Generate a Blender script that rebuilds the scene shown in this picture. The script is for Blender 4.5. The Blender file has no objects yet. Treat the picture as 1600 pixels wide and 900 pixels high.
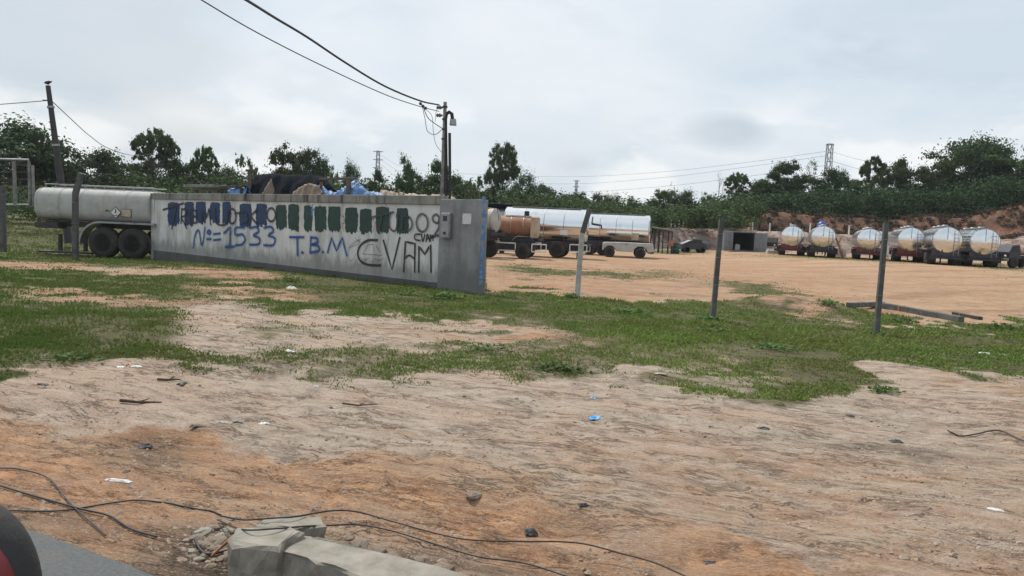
import bpy, math, random
import numpy as np
from mathutils import Vector, Matrix, noise as mnoise
random.seed(7); RNG = np.random.default_rng(7)
sc = bpy.context.scene
COL = sc.collection
R = math.radians
PI = math.pi

# ------------------------------------------------------------------ camera
F = 1150.0
CAMZ = 1.6
PITCH, ROLL = math.atan(93/1150), R(2.57)
cam_d = bpy.data.cameras.new('camera'); cam = bpy.data.objects.new('camera', cam_d); COL.objects.link(cam)
CM = Matrix.Translation((0, 0, CAMZ)) @ Matrix.Rotation(PI/2-PITCH, 4, 'X') @ Matrix.Rotation(ROLL, 4, 'Z')
cam.matrix_world = CM
cam_d.sensor_width = 36; cam_d.lens = F/1600*36; cam_d.clip_start = 0.05; cam_d.clip_end = 20000
sc.camera = cam
M3 = np.array(CM.to_3x3())
def ray(px, py):
    return Vector((M3 @ np.array([(px-800)/F, -(py-450)/F, -1.0])).tolist())
def P(px, py, Y):                       # point of the photo at depth Y
    d = ray(px, py); t = Y/d.y
    return Vector((d.x*t, Y, CAMZ+d.z*t))
def G(px, py, z=0.0):                   # point of the photo on the level z
    d = ray(px, py); t = (z-CAMZ)/d.z
    return Vector((d.x*t, d.y*t, z))
def proj(X, Y, Z=0.0):                  # world -> photo pixels (numpy)
    X = np.asarray(X, float); Y = np.asarray(Y, float); Z = np.asarray(Z, float)+0*X
    c = np.stack([X, Y, Z-CAMZ], -1) @ M3
    w = np.where(-c[..., 2] > 0.01, -c[..., 2], 0.01)
    return 800+F*c[..., 0]/w, 450-F*c[..., 1]/w
def XatPx(px, Y): return P(px, 380, Y).x

# ------------------------------------------------------------------ helpers
def tag(o, label=None, cat=None, group=None, kind=None):
    if label: o['label'] = label
    if cat: o['category'] = cat
    if group: o['group'] = group
    if kind: o['kind'] = kind
    return o
def thing(name, label, cat, loc=(0, 0, 0), rz=0, group=None):
    o = bpy.data.objects.new(name, None); COL.objects.link(o)
    o.location = loc; o.rotation_euler = (0, 0, rz); o.empty_display_size = .2
    return tag(o, label, cat, group)
def copy_tree(o, parent=None, loc=None, rz=None, label=None):
    c = o.copy(); COL.objects.link(c)
    if parent is not None: c.parent = parent
    for ch in list(o.children): copy_tree(ch, c)
    if loc is not None: c.location = loc
    if rz is not None: c.rotation_euler = (0, 0, rz)
    if label: c['label'] = label
    return c

class MB:
    def __init__(s): s.v = []; s.f = []; s.sm = []
    def add(s, vs, fs, smooth=False):
        b = len(s.v); s.v += [tuple(v) for v in vs]
        for f in fs: s.f.append(tuple(i+b for i in f)); s.sm.append(smooth)
        return s
    def box(s, c, sz, rot=None, taper=1.0):
        x, y, z = [a/2 for a in sz]; c = Vector(c)
        vs = []
        for k, t in ((-z, 1), (z, taper)):
            for a, b in ((-x, -y), (x, -y), (x, y), (-x, y)): vs.append(Vector((a*t, b*t, k)))
        if rot is not None: vs = [rot @ v for v in vs]
        return s.add([v+c for v in vs], [(0,3,2,1), (4,5,6,7), (0,1,5,4), (1,2,6,5), (2,3,7,6), (3,0,4,7)])
    def bar(s, a, b, w, h=None, up=(0, 0, 1)):
        a = Vector(a); b = Vector(b); h = h or w; d = (b-a)
        L = d.length; d.normalize(); u = Vector(up)
        if abs(d.dot(u)) > .95: u = Vector((0, 1, 0))
        x = d.cross(u).normalized(); z = x.cross(d)
        m = Matrix((x, d, z)).transposed()
        return s.box((a+b)/2, (w, L, h), m)
    def tube(s, pts, r, n=8, cap=True, smooth=True):
        pts = [Vector(p) for p in pts]; m = len(pts)
        rs = r if isinstance(r, (list, tuple)) else [r]*m
        vs = []; prev = None
        for i, p in enumerate(pts):
            d = (pts[min(i+1, m-1)]-pts[max(i-1, 0)]).normalized()
            if prev is None:
                u = Vector((0, 0, 1)) if abs(d.z) < .9 else Vector((1, 0, 0))
                x = d.cross(u).normalized()
            else: x = (prev-d*prev.dot(d)).normalized()
            prev = x; y = d.cross(x)
            for k in range(n):
                a = 2*PI*k/n; vs.append(p+(x*math.cos(a)+y*math.sin(a))*rs[i])
        fs = []
        for i in range(m-1):
            for k in range(n):
                k2 = (k+1) % n; fs.append((i*n+k, i*n+k2, (i+1)*n+k2, (i+1)*n+k))
        s.add(vs, fs, smooth)
        if cap: s.add([vs[k] for k in range(n)], [tuple(range(n))[::-1]]); s.add([vs[(m-1)*n+k] for k in range(n)], [tuple(range(n))])
        return s
    def lathe(s, prof, n=32, axis='X', c=(0, 0, 0), smooth=True):   # prof: (along, radius)
        c = Vector(c); vs = []
        for a, r in prof:
            for k in range(n):
                t = 2*PI*(k+.5)/n; p, q = r*math.cos(t), r*math.sin(t)
                vs.append(c+Vector({'X': (a, p, q), 'Y': (p, a, q), 'Z': (p, q, a)}[axis]))
        fs = []
        for i in range(len(prof)-1):
            for k in range(n):
                k2 = (k+1) % n; fs.append((i*n+k, (i+1)*n+k, (i+1)*n+k2, i*n+k2))
        s.add(vs, fs, smooth)
        if prof[0][1] > 1e-4: s.add(vs[:n], [tuple(range(n))])
        if prof[-1][1] > 1e-4: s.add(vs[-n:], [tuple(range(n))[::-1]])
        return s
    def build(s, name, m, parent=None, bevel=0, label=None):
        me = bpy.data.meshes.new(name); me.from_pydata(s.v, [], s.f)
        me.polygons.foreach_set('use_smooth', s.sm); me.materials.append(m); me.update()
        o = bpy.data.objects.new(name, me); COL.objects.link(o)
        if parent is not None: o.parent = parent
        if bevel:
            b = o.modifiers.new('bevel', 'BEVEL'); b.width = bevel; b.segments = 2; b.limit_method = 'ANGLE'
        if label: o['label'] = label
        return o

# ------------------------------------------------------------------ materials
class NT:
    def __init__(s, name):
        s.m = bpy.data.materials.new(name); s.m.use_nodes = True; s.t = s.m.node_tree; s.t.nodes.clear()
        s.out = s.n('ShaderNodeOutputMaterial'); s.b = s.n('ShaderNodeBsdfPrincipled'); s.l(s.b.outputs[0], s.out.inputs[0])
        s.tc = s.n('ShaderNodeTexCoord')
    def n(s, t, **k):
        x = s.t.nodes.new(t)
        for a, b in k.items(): setattr(x, a, b)
        return x
    def l(s, a, b): s.t.links.new(a, b)
    def coord(s, scale=(1, 1, 1), kind='Object', rot=(0, 0, 0)):
        mp = s.n('ShaderNodeMapping'); mp.inputs['Scale'].default_value = scale; mp.inputs['Rotation'].default_value = rot
        s.l(s.tc.outputs[kind], mp.inputs[0]); return mp.outputs[0]
    def coord2(s, rot, scale):
        a = s.n('ShaderNodeMapping'); a.inputs['Rotation'].default_value = (0, 0, rot); s.l(s.tc.outputs['Object'], a.inputs[0])
        b = s.n('ShaderNodeMapping'); b.inputs['Scale'].default_value = scale; s.l(a.outputs[0], b.inputs[0]); return b.outputs[0]
    def noise(s, vec, scale=5, detail=4, rough=.6, dist=0):
        x = s.n('ShaderNodeTexNoise'); x.inputs['Scale'].default_value = scale; x.inputs['Detail'].default_value = detail
        x.inputs['Roughness'].default_value = rough; x.inputs['Distortion'].default_value = dist
        s.l(vec, x.inputs['Vector']); return x.outputs[0]
    def ramp(s, fac, stops):
        x = s.n('ShaderNodeValToRGB'); e = x.color_ramp.elements
        while len(e) < len(stops): e.new(.5)
        for q, (p, c) in zip(e, stops):
            q.position = p; q.color = (c, c, c, 1) if isinstance(c, (int, float)) else (*c, 1)
        s.l(fac, x.inputs[0]); return x.outputs[0]
    def mix(s, fac, a, b, mode='MIX'):
        x = s.n('ShaderNodeMix', data_type='RGBA', blend_type=mode)
        for i, v in ((0, fac), (6, a), (7, b)):
            if isinstance(v, (int, float)): x.inputs[i].default_value = v
            elif isinstance(v, tuple): x.inputs[i].default_value = (*v, 1)
            else: s.l(v, x.inputs[i])
        return x.outputs[2]
    def math(s, op, a, b=0.0, c=None, clamp=False):
        x = s.n('ShaderNodeMath', operation=op, use_clamp=clamp)
        for i, v in ((0, a), (1, b), (2, c)):
            if v is None: continue
            if isinstance(v, (int, float)): x.inputs[i].default_value = v
            else: s.l(v, x.inputs[i])
        return x.outputs[0]
    def bump(s, h, strength=.3, dist=.02):
        x = s.n('ShaderNodeBump'); x.inputs['Strength'].default_value = strength; x.inputs['Distance'].default_value = dist
        s.l(h, x.inputs['Height']); s.l(x.outputs[0], s.b.inputs['Normal']); return x
    def col(s, c):
        if isinstance(c, tuple): s.b.inputs['Base Color'].default_value = (*c, 1)
        else: s.l(c, s.b.inputs['Base Color'])
    def set(s, **k):
        for a, b in k.items(): s.b.inputs[a.replace('_', ' ')].default_value = b
def pm(name, c1, c2, scale=4, rough=.8, metal=0, bump=.2, dirt=None, dirt_amt=.5, stretch=(1, 1, 1), bd=.01):
    t = NT(name); v = t.coord(stretch)
    n = t.noise(v, scale, 6, .65); c = t.mix(t.ramp(n, [(.35, 0.0), (.65, 1.0)]), c1, c2)
    if dirt:
        d = t.noise(v, scale*.45+.3, 8, .75, .4); c = t.mix(t.ramp(d, [(1-dirt_amt-.12, 0.0), (1-dirt_amt+.1, 1.0)]), c, dirt)
    t.col(c); t.set(Roughness=rough, Metallic=metal)
    if bump: t.bump(t.noise(v, scale*6, 5, .7), bump, bd)
    return t.m
M = {}
M['concrete'] = pm('weathered concrete', (.30, .29, .27), (.19, .185, .175), 3, .9, 0, .5, (.07, .065, .06), .42)
M['post_dark'] = pm('mossy dark post concrete', (.13, .13, .125), (.085, .085, .08), 5, .95, 0, .5, (.04, .04, .035), .42)  # dark grey tone with darker blotches
M['concrete_pale'] = pm('pale concrete', (.46, .44, .40), (.33, .32, .29), 5, .9, 0, .5, (.16, .15, .13), .36)
M['rubble'] = pm('broken concrete', (.30, .275, .23), (.19, .175, .145), 7, .95, 0, .6, (.17, .145, .11), .40)
M['black'] = pm('black rubber', (.02, .02, .022), (.035, .033, .03), 8, .75, 0, .2)
M['tyre'] = pm('tyre rubber', (.022, .022, .022), (.045, .04, .036), 8, .85, 0, .3, (.09, .06, .04), .38)
M['dark_steel'] = pm('dark painted steel', (.03, .032, .036), (.055, .05, .048), 5, .6, .3, .2, (.10, .055, .035), .36)
M['blue_steel'] = pm('blue black steel', (.03, .04, .06), (.045, .05, .06), 5, .6, .3, .2, (.09, .06, .045), .36)
M['red_steel'] = pm('red painted steel', (.20, .035, .03), (.12, .025, .022), 4, .55, .1, .2, (.05, .03, .025), .45)
M['white_paint'] = pm('dirty white paint', (.46, .46, .435), (.35, .35, .325), 2.2, .85, 0, .1, (.20, .17, .13), .34)
M['white_metal'] = pm('white painted metal', (.72, .72, .70), (.6, .6, .58), 4, .5, 0, .1, (.3, .24, .18), .3)
M['grey_steel'] = pm('grey galvanised steel', (.36, .37, .38), (.26, .27, .28), 6, .45, .7, .1, (.14, .11, .09), .34)
M['rust'] = pm('rusty tank plate', (.34, .14, .07), (.22, .10, .055), 3, .8, .1, .4, (.38, .24, .15), .45)
M['cream_dirty'] = pm('stained cream paint', (.52, .44, .33), (.40, .30, .2), 2.5, .7, 0, .2, (.20, .11, .06), .42)
M['wood'] = pm('grey old timber', (.16, .13, .10), (.10, .085, .07), 4, .9, 0, .5, (.04, .035, .03), .4, (1, 1, 6))
M['black_tarp'] = pm('black plastic sheet', (.006, .008, .013), (.012, .016, .022), 4, .95, 0, .5, None, .5, (1, 1, 1), .03)
M['black_tarp'].node_tree.nodes['Principled BSDF'].inputs['Specular IOR Level'].default_value = .08
M['blue_tarp'] = pm('blue plastic sheet', (.06, .17, .42), (.10, .26, .5), 5, .45, 0, .6, (.45, .52, .6), .38, (1, 1, 1), .04)
M['brown_board'] = pm('brown cardboard', (.24, .18, .13), (.17, .13, .10), 4, .9, 0, .3)
M['beige_sheet'] = pm('beige sheeting', (.46, .40, .33), (.34, .28, .23), 3, .85, 0, .6, (.18, .13, .10), .42, (1, 1, 1), .03)
M['blue_plastic'] = pm('blue plastic', (.05, .25, .55), (.1, .35, .6), 12, .4, 0, .3)
M['green_plastic'] = pm('dark green drum paint', (.02, .09, .06), (.03, .07, .05), 6, .5, 0, .1)
M['white_litter'] = pm('white litter', (.72, .72, .70), (.55, .55, .52), 12, .6, 0, .3)
M['dark_litter'] = pm('dark scrap', (.03, .035, .045), (.05, .05, .055), 12, .6, 0, .3)
M['brown_litter'] = pm('brown twig bark', (.09, .06, .04), (.05, .035, .025), 12, .9, 0, .4)
M['bark'] = pm('tree bark', (.13, .11, .09), (.07, .06, .05), 3, .95, 0, .6, None, .5, (1, 1, .3), .03)
M['bark_pale'] = pm('pale tree bark', (.34, .31, .27), (.22, .2, .17), 3, .95, 0, .4, None, .5, (1, 1, .3), .03)
M['feather'] = pm('black feathers', (.012, .012, .014), (.025, .024, .024), 20, .7, 0, .2)
M['cable'] = pm('black cable', (.02, .02, .022), (.03, .03, .03), 20, .6, 0, 0)
M['red_car'] = pm('red car paint', (.17, .008, .012), (.14, .007, .01), 6, .4, 0, 0)
M['glass_dark'] = pm('dark glass', (.01, .012, .014), (.012, .012, .014), 2, .08, 0, 0)
M['container'] = pm('grey blue container steel', (.22, .25, .27), (.17, .19, .2), 2, .6, .1, .2, (.16, .09, .06), .36)
M['dark_inside'] = pm('dark container inside', (.03, .035, .04), (.04, .045, .05), 2, .8, 0, .2)  # near-black tone carries the shade inside the container
M['dusty_rubble'] = pm('earth stained rubble', (.26, .215, .165), (.17, .13, .095), 9, .95, 0, .8, (.10, .06, .04), .45)
M['red_clay_stone'] = pm('clay clods', (.36, .2, .11), (.26, .17, .11), 9, .95, 0, .5)

def steel(name, tint=(.82, .83, .84), rough=.13, dirt=.30):
    t = NT(name); oi = t.n('ShaderNodeObjectInfo'); va = t.n('ShaderNodeVectorMath', operation='ADD'); cb = t.n('ShaderNodeCombineXYZ')
    for i in range(3): t.l(t.math('MULTIPLY', oi.outputs['Random'], 20.0+9*i), cb.inputs[i])
    t.l(t.coord(), va.inputs[0]); t.l(cb.outputs[0], va.inputs[1]); v = va.outputs[0]
    n = t.noise(v, 1.3, 8, .75, .5)
    c = t.mix(t.ramp(n, [(1-dirt-.1, 0.0), (1-dirt+.15, 1.0)]), tint, (.42, .36, .30))
    t.col(c); t.set(Metallic=1.0)
    r = t.ramp(t.noise(v, 2.5, 6, .7), [(.3, rough*.6), (.75, rough*2.0)]); t.l(r, t.b.inputs['Roughness'])
    t.bump(t.noise(v, 1.8, 3, .5), .12, .03)
    return t.m
M['mirror'] = steel('polished tank steel', (.80, .81, .82), .13, .32)
M['mirror_end'] = steel('polished tank end steel', (.77, .78, .78), .13, .34)

def leafmat(name, c1, c2, c3):
    t = NT(name); a = t.n('ShaderNodeAttribute', attribute_name='v')
    oi = t.n('ShaderNodeObjectInfo')
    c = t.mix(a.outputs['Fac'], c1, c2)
    n = t.noise(t.coord(), .35, 3, .6)
    c = t.mix(t.ramp(n, [(.45, 0.0), (.7, .8)]), c, c3)
    h = t.n('ShaderNodeHueSaturation'); t.l(c, h.inputs['Color'])
    t.l(t.math('MULTIPLY_ADD', oi.outputs['Random'], .5, .78), h.inputs['Value'])
    t.l(t.math('MULTIPLY_ADD', oi.outputs['Random'], .04, .48), h.inputs['Hue'])
    t.col(h.outputs[0]); t.set(Roughness=.8); t.b.inputs['Specular IOR Level'].default_value = .2
    tr = t.n('ShaderNodeBsdfTranslucent'); t.l(h.outputs[0], tr.inputs[0])
    mx = t.n('ShaderNodeMixShader'); mx.inputs[0].default_value = .25
    t.l(t.b.outputs[0], mx.inputs[1]); t.l(tr.outputs[0], mx.inputs[2]); t.l(mx.outputs[0], t.out.inputs[0])
    return t.m
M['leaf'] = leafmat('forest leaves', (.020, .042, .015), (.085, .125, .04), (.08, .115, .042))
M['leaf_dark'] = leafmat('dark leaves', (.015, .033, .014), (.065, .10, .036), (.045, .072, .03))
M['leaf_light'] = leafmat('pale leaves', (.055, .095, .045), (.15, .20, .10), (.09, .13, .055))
M['grass'] = leafmat('grass blades', (.075, .12, .026), (.24, .30, .075), (.15, .145, .05))
M['weed'] = leafmat('weed leaves', (.06, .11, .03), (.12, .18, .06), (.08, .14, .035))
M['scrub'] = leafmat('dry scrub', (.055, .042, .028), (.11, .08, .05), (.045, .055, .028))

# ------------------------------------------------------------------ terrain
def sstep(a, b, x): t = np.clip((x-a)/(b-a), 0, 1); return t*t*(3-2*t)
def vnoise(x, y, s, seed=0):
    x = x/s+seed*17.13; y = y/s-seed*9.7
    xi = np.floor(x).astype(np.int64); yi = np.floor(y).astype(np.int64); fx = x-xi; fy = y-yi
    fx = fx*fx*(3-2*fx); fy = fy*fy*(3-2*fy)
    def h(a, b):
        n = (a*374761393+b*668265263+seed*1442695) & 0x7fffffff
        n = ((n ^ (n >> 13))*1274126177) & 0x7fffffff
        return ((n ^ (n >> 16)) & 0xffff)/65535.0
    return (h(xi, yi)*(1-fx)+h(xi+1, yi)*fx)*(1-fy)+(h(xi, yi+1)*(1-fx)+h(xi+1, yi+1)*fx)*fy
def fbm(x, y, s, o=4, seed=0):
    t = 0; a = .5; w = 0
    for i in range(o): t = t+a*vnoise(x, y, s/2**i, seed+i); w += a; a *= .55
    return t/w
RE = G(50, 838, 0); RD = (G(262, 905, 0)-RE).normalized(); RN = Vector((-RD.y, RD.x, 0))  # road edge
def roadd(x, y): return (x-RE.x)*RN.x+(y-RE.y)*RN.y
def terr(x, y):
    x = np.asarray(x, float); y = np.asarray(y, float)
    d = np.hypot(x, y); s = x/np.maximum(y, .5)
    z = np.zeros_like(x)
    rd = roadd(x, y)
    near = np.exp(-(d/30)**2)
    verge = sstep(.0, 1.2, rd)
    ridge = 1-np.abs(fbm(x*.7+y*.25, y, .42, 3, 13)*2-1)
    z = z - verge*np.exp(-(d/14)**2)*.03*sstep(.80, .97, ridge)
    z = z + verge*np.exp(-(d/12)**2)*(fbm(x, y, .16, 3, 19)-.5)*.022
    z = z + verge*near*((fbm(x*.6, y, .6, 4, 3)-.5)*.075 + (fbm(x, y, 3.0, 3, 5)-.5)*.14)
    z = z - (1-sstep(-.1, .12, rd))*.05
    # broken lip between the pale crust and the eroded clay
    e = (fbm(x, y, 1.3, 3, 11)-.5)*1.2
    z = z + .07*sstep(1.2, 1.7, rd+e)*near
    z = z - .13*sstep(3, 7, x)*sstep(9, 13, y)*(1-sstep(18, 30, y))
    z = z - .18*sstep(-8, -14, x)*sstep(20, 26, y)*(1-sstep(40, 70, y))
    z = z + .28*sstep(15, 26, x)*sstep(35, 52, y)
    # mound by the fallen beam
    c = G(1235, 478); z = z + .22*1.5*np.exp(-((x-c.x)/1.4)**2-((y-c.y)/.8)**2)
    # eroded bank, then the red cut hill on the right
    wob = (fbm(x, y, 7, 3, 21)-.5)*5
    bank = sstep(83, 88, y+wob)*sstep(.165, .20, s)
    z = z + bank*(2.35 + (fbm(x, y, 5, 3, 8)-.5)*.8)
    hh = np.interp(s, [.27, .325, .36, .5, .6, .72, 1.2], [0, 2.1, 2.6, 2.4, 3.2, 4.8, 9])
    z = z + hh*sstep(93, 98, y+wob*1.2)+hh*.25*(fbm(x, y, 3.5, 4, 81)-.5)*sstep(92, 96, y)
    z = z + hh*.3*sstep(104, 135, y)
    z = z + 2.2*sstep(.62, .8, s)*sstep(66, 84, y)
    z = z + (fbm(x, y, 25, 3, 31)-.5)*3*sstep(95, 140, y)
    z = z + 6*sstep(150, 400, d)*fbm(x, y, 160, 3, 41)
    return z
def tz(x, y): return float(terr(np.array([x]), np.array([y]))[0])
def GT(px, py):                          # photo pixel on the real terrain
    z = 0.0
    for _ in range(5): p = G(px, py, z); z = tz(p.x, p.y)
    return Vector((p.x, p.y, z))

def blob(px, py, cx, cy, rx, ry, tilt=.045):
    y = py-cy-(px-cx)*tilt
    return np.exp(-((px-cx)/rx)**2-(y/ry)**2)
def masks(x, y):                         # soil maps: grass cover, orange clay, yard sand, dark litter
    px, py = proj(x, y); inb = y > .3
    n1 = fbm(x, y, 1.1, 4, 51)-.5; n2 = fbm(x, y, .35, 3, 61)-.5; d = np.hypot(x, y)
    pyn = py+n1*85*np.clip((py-380)/200, .1, 1)+n2*44*np.clip((py-380)/200, .1, 1)
    low = np.interp(px, [-400, 0, 150, 330, 450, 600, 800, 950, 1100, 1250, 1320, 1350, 1600, 2000], [588, 588, 590, 588, 594, 600, 600, 608, 618, 624, 612, 592, 602, 610])
    top = np.interp(px, [-400, 0, 240, 241, 755, 760, 900, 1000, 1120, 1200, 1330, 1500, 1600, 2000], [0, 0, 0, 0, 0, 452, 462, 470, 474, 478, 482, 500, 498, 520])
    g = sstep(low+9, low-14, pyn)*sstep(top-4, top+6, pyn)
    g = g*(1-.95*np.clip(blob(px, pyn, 620, 522, 300, 16)+blob(px, pyn, 420, 500, 170, 20, .1)+blob(px, pyn, 100, 419, 300, 9)+blob(px, pyn, 400, 459, 120, 8)+blob(px, pyn, 150, 466, 180, 8)
        +.8*blob(px, pyn, 520, 545, 200, 10, 0)+blob(px, pyn, 330, 430, 130, 6)+.9*blob(px, pyn, 330, 535, 60, 30, 0)+.8*blob(px, pyn, 720, 524, 150, 14)+.9*blob(px, pyn, 430, 575, 60, 6, 0)+.8*blob(px, pyn, 700, 438, 80, 4, 0)*0+.95*blob(px, pyn, 1250, 478, 110, 15)+.5*blob(px, pyn, 1150, 600, 160, 12, 0), 0, 1))
    g = g + .8*np.clip(blob(px, pyn, 930, 429, 140, 7, 0)+blob(px, pyn, 1190, 452, 110, 8, .1)+blob(px, pyn, 820, 420, 60, 6)+blob(px, py, 1060, 393, 70, 4, .0)+blob(px, py, 1390, 412, 230, 4, .045)+blob(px, pyn, 1560, 424, 60, 4), 0, 1)*(py < 470)
    g = g*(1-.5*sstep(525, 575, pyn)*np.clip(blob(px, pyn, 700, 570, 700, 60, 0), 0, 1))
    g = np.where(y > 95, 1.0, g)
    s = x/np.maximum(y, .5)
    hill = sstep(90, 94, y)*sstep(.27, .30, s)*(1-sstep(101, 108, y))
    bank = sstep(80, 84, y)*sstep(.165, .2, s)*(1-sstep(90, 94, y))
    g = g*(1-hill)*(1-bank)
    o = np.clip(1.8*blob(px, pyn, 100, 421, 340, 13)+1.8*blob(px, pyn, 400, 459, 150, 12)+1.3*blob(px, pyn, 150, 466, 180, 8)+.9*blob(px, pyn, 760, 530, 200, 14)+1.2*blob(px, pyn, 330, 432, 130, 9)
        +.8*blob(px, pyn, 1560, 620, 130, 18)+.6*blob(px, pyn, 1200, 430, 600, 25)+.7*blob(px, pyn, 870, 440, 200, 30, 0)+.9*blob(px, pyn, 1250, 478, 130, 16), 0, 1)
    lowo = np.interp(px, [-300, 0, 250, 400, 700, 850, 1000, 1150, 1300, 2000], [682, 682, 688, 715, 725, 755, 795, 850, 920, 1100])
    o = np.maximum(o, sstep(lowo-14, lowo+14, pyn+n1*60)*.95)
    o = np.maximum(o, .42*sstep(640, 760, pyn))
    yard = sstep(top+2, top-6, pyn)*(px > 755)*(1-hill)*(1-bank)
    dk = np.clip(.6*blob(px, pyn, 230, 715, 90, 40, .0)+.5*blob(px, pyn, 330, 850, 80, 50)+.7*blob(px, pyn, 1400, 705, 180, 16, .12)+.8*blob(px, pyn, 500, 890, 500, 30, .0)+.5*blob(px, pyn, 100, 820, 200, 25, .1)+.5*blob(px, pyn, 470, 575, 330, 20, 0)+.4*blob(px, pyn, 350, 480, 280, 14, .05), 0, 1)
    return [np.where(inb, np.clip(q, 0, 1), 0.0) for q in (g, o, yard, dk, bank, hill, sstep(415, 440, py))]

def make_ground():
    dense = np.radians(np.arange(-44, 44.01, .13)); rest = np.radians(np.concatenate([np.arange(46, 314, 4)]))
    ang = np.concatenate([dense, rest]); na = len(ang)
    rr = [0.25]
    while rr[-1] < 9000:
        r = rr[-1]
        rr.append(r*(1.06 if r < 1.6 else 1.0095 if r < 12 else 1.012 if r < 130 else 1.10))
    rr = np.array(rr); nr = len(rr)
    A, RR = np.meshgrid(ang, rr); X = RR*np.sin(A); Y = RR*np.cos(A); Z = terr(X, Y)
    co = np.stack([X, Y, Z], -1).reshape(-1, 3)
    i = np.arange(nr-1)[:, None]; j = np.arange(na)[None, :]; j2 = (j+1) % na
    q = np.stack([i*na+j+0*j2, i*na+j2, (i+1)*na+j2, (i+1)*na+j], -1).reshape(-1, 4)
    me = bpy.data.meshes.new('ground')
    nv = len(co)+1; me.vertices.add(nv); me.vertices.foreach_set('co', np.concatenate([co, [[0, 0, float(Z[0].mean())]]]).ravel())
    tri = np.stack([np.full(na, nv-1), (np.arange(na)+1) % na, np.arange(na)], -1)
    nl = q.size+tri.size; me.loops.add(nl); me.loops.foreach_set('vertex_index', np.concatenate([q.ravel(), tri.ravel()]))
    npoly = len(q)+len(tri); me.polygons.add(npoly)
    st = np.concatenate([np.arange(len(q))*4, q.size+np.arange(na)*3]); me.polygons.foreach_set('loop_start', st)
    me.polygons.foreach_set('use_smooth', np.ones(npoly, bool)); me.update(calc_edges=True)
    g, o, yd, dk, bk, hl, fk = masks(X.ravel(), Y.ravel())
    for nm, a in (('m_grass', g), ('m_orange', o), ('m_yard', yd), ('m_dark', dk), ('m_bank', bk), ('m_hill', hl), ('m_fleck', fk)):
        at = me.attributes.new(nm, 'FLOAT', 'POINT'); at.data.foreach_set('value', np.append(a, 0).astype(np.float32))
    t = NT('soil and turf')
    at = {k: t.n('ShaderNodeAttribute', attribute_name='m_'+k).outputs['Fac'] for k in ('grass', 'orange', 'yard', 'dark', 'bank', 'hill', 'fleck')}
    v = t.coord((1, 1, 1)); AR = math.atan2(-RD.y, RD.x)*.8; vs = t.coord2(AR, (.62, 1.35, 1)); vl = t.coord2(AR, (.30, 1.5, 1))
    nf = t.noise(vs, 7, 9, .78, .15); nm = t.noise(vs, 1.7, 7, .68, .2); nb = t.noise(vl, 1.0, 6, .68); nl = t.noise(vl, 6, 7, .75, .3); nq = t.noise(t.coord2(AR, (.4, 1, 1)), .7, 5, .6); nfine = t.noise(vs, 30, 6, .75); nv = t.noise(vs, 3.6, 8, .72, .1)
    pale = t.mix(t.ramp(nf, [(.36, 0.0), (.60, 1.0)]), (.25, .19, .145), (.52, .425, .345))  # low spots darker: crevice shade put into the soil colours
    pale = t.mix(t.ramp(nv, [(.50, 0.0), (.62, .75)]), pale, (.38, .27, .20))
    pale = t.mix(t.ramp(nb, [(.42, 0.0), (.62, .55)]), pale, (.46, .385, .305))
    pale = t.mix(t.ramp(nm, [(.54, 0.0), (.64, .6)]), pale, (.40, .275, .18))
    pale = t.mix(t.ramp(nq, [(.48, 0.0), (.62, .7)]), pale, (.47, .335, .25))
    pale = t.mix(t.ramp(nl, [(.33, .6), (.44, 0.0)]), pale, (.21, .15, .11)); pale = t.mix(t.ramp(nl, [(.54, 0.0), (.68, .6)]), pale, (.55, .47, .385))
    org = t.mix(t.ramp(nf, [(.36, 0.0), (.62, 1.0)]), (.20, .09, .045), (.58, .325, .175))
    org = t.mix(t.ramp(nv, [(.48, 0.0), (.64, .75)]), org, (.33, .22, .15))
    org = t.mix(t.ramp(nb, [(.45, 0.0), (.6, .5)]), org, (.42, .31, .215))
    org = t.mix(t.ramp(nl, [(.33, .8), (.46, 0.0)]), org, (.15, .075, .045)); org = t.mix(t.ramp(nl, [(.56, 0.0), (.70, .6)]), org, (.56, .40, .26)); org = t.mix(t.ramp(nq, [(.40, .6), (.52, 0.0)]), org, (.42, .33, .25))
    yrd = t.mix(t.ramp(nm, [(.35, 0.0), (.65, 1.0)]), (.41, .25, .15), (.50, .365, .245))
    yrd = t.mix(t.ramp(t.noise(t.coord((.15, .6, 1), rot=(0, 0, R(10))), .8, 6, .7), [(.45, 0.0), (.65, .7)]), yrd, (.37, .225, .135))
    tr = t.n('ShaderNodeTexWave'); tr.inputs['Scale'].default_value = .35; tr.inputs['Distortion'].default_value = 7; tr.inputs['Detail'].default_value = 3; tr.inputs['Detail Scale'].default_value = .4
    t.l(t.coord((.12, 1, 1), rot=(0, 0, R(12))), tr.inputs['Vector'])
    yrd = t.mix(t.ramp(tr.outputs['Fac'], [(.0, .6), (.25, 0.0)]), yrd, (.25, .145, .085))
    yrd = t.mix(t.math('MULTIPLY', t.ramp(nl, [(.36, .7), (.48, 0.0)]), at['fleck']), yrd, (.24, .125, .07)); yrd = t.mix(t.math('MULTIPLY', t.ramp(nl, [(.52, 0.0), (.66, .6)]), at['fleck']), yrd, (.50, .37, .27))
    hil = t.mix(t.ramp(t.noise(t.coord((1, 1, .25)), .55, 8, .75), [(.40, 0.0), (.62, 1.0)]), (.07, .042, .03), (.23, .105, .066))
    bnk = t.mix(t.ramp(t.noise(t.coord((1, 1, .5)), .7, 8, .78), [(.42, 0.0), (.58, 1.0)]), (.15, .095, .08), (.40, .32, .27))
    grs = t.mix(t.ramp(nf, [(.36, 0.0), (.62, 1.0)]), (.05, .058, .02), (.15, .135, .065))
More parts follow.
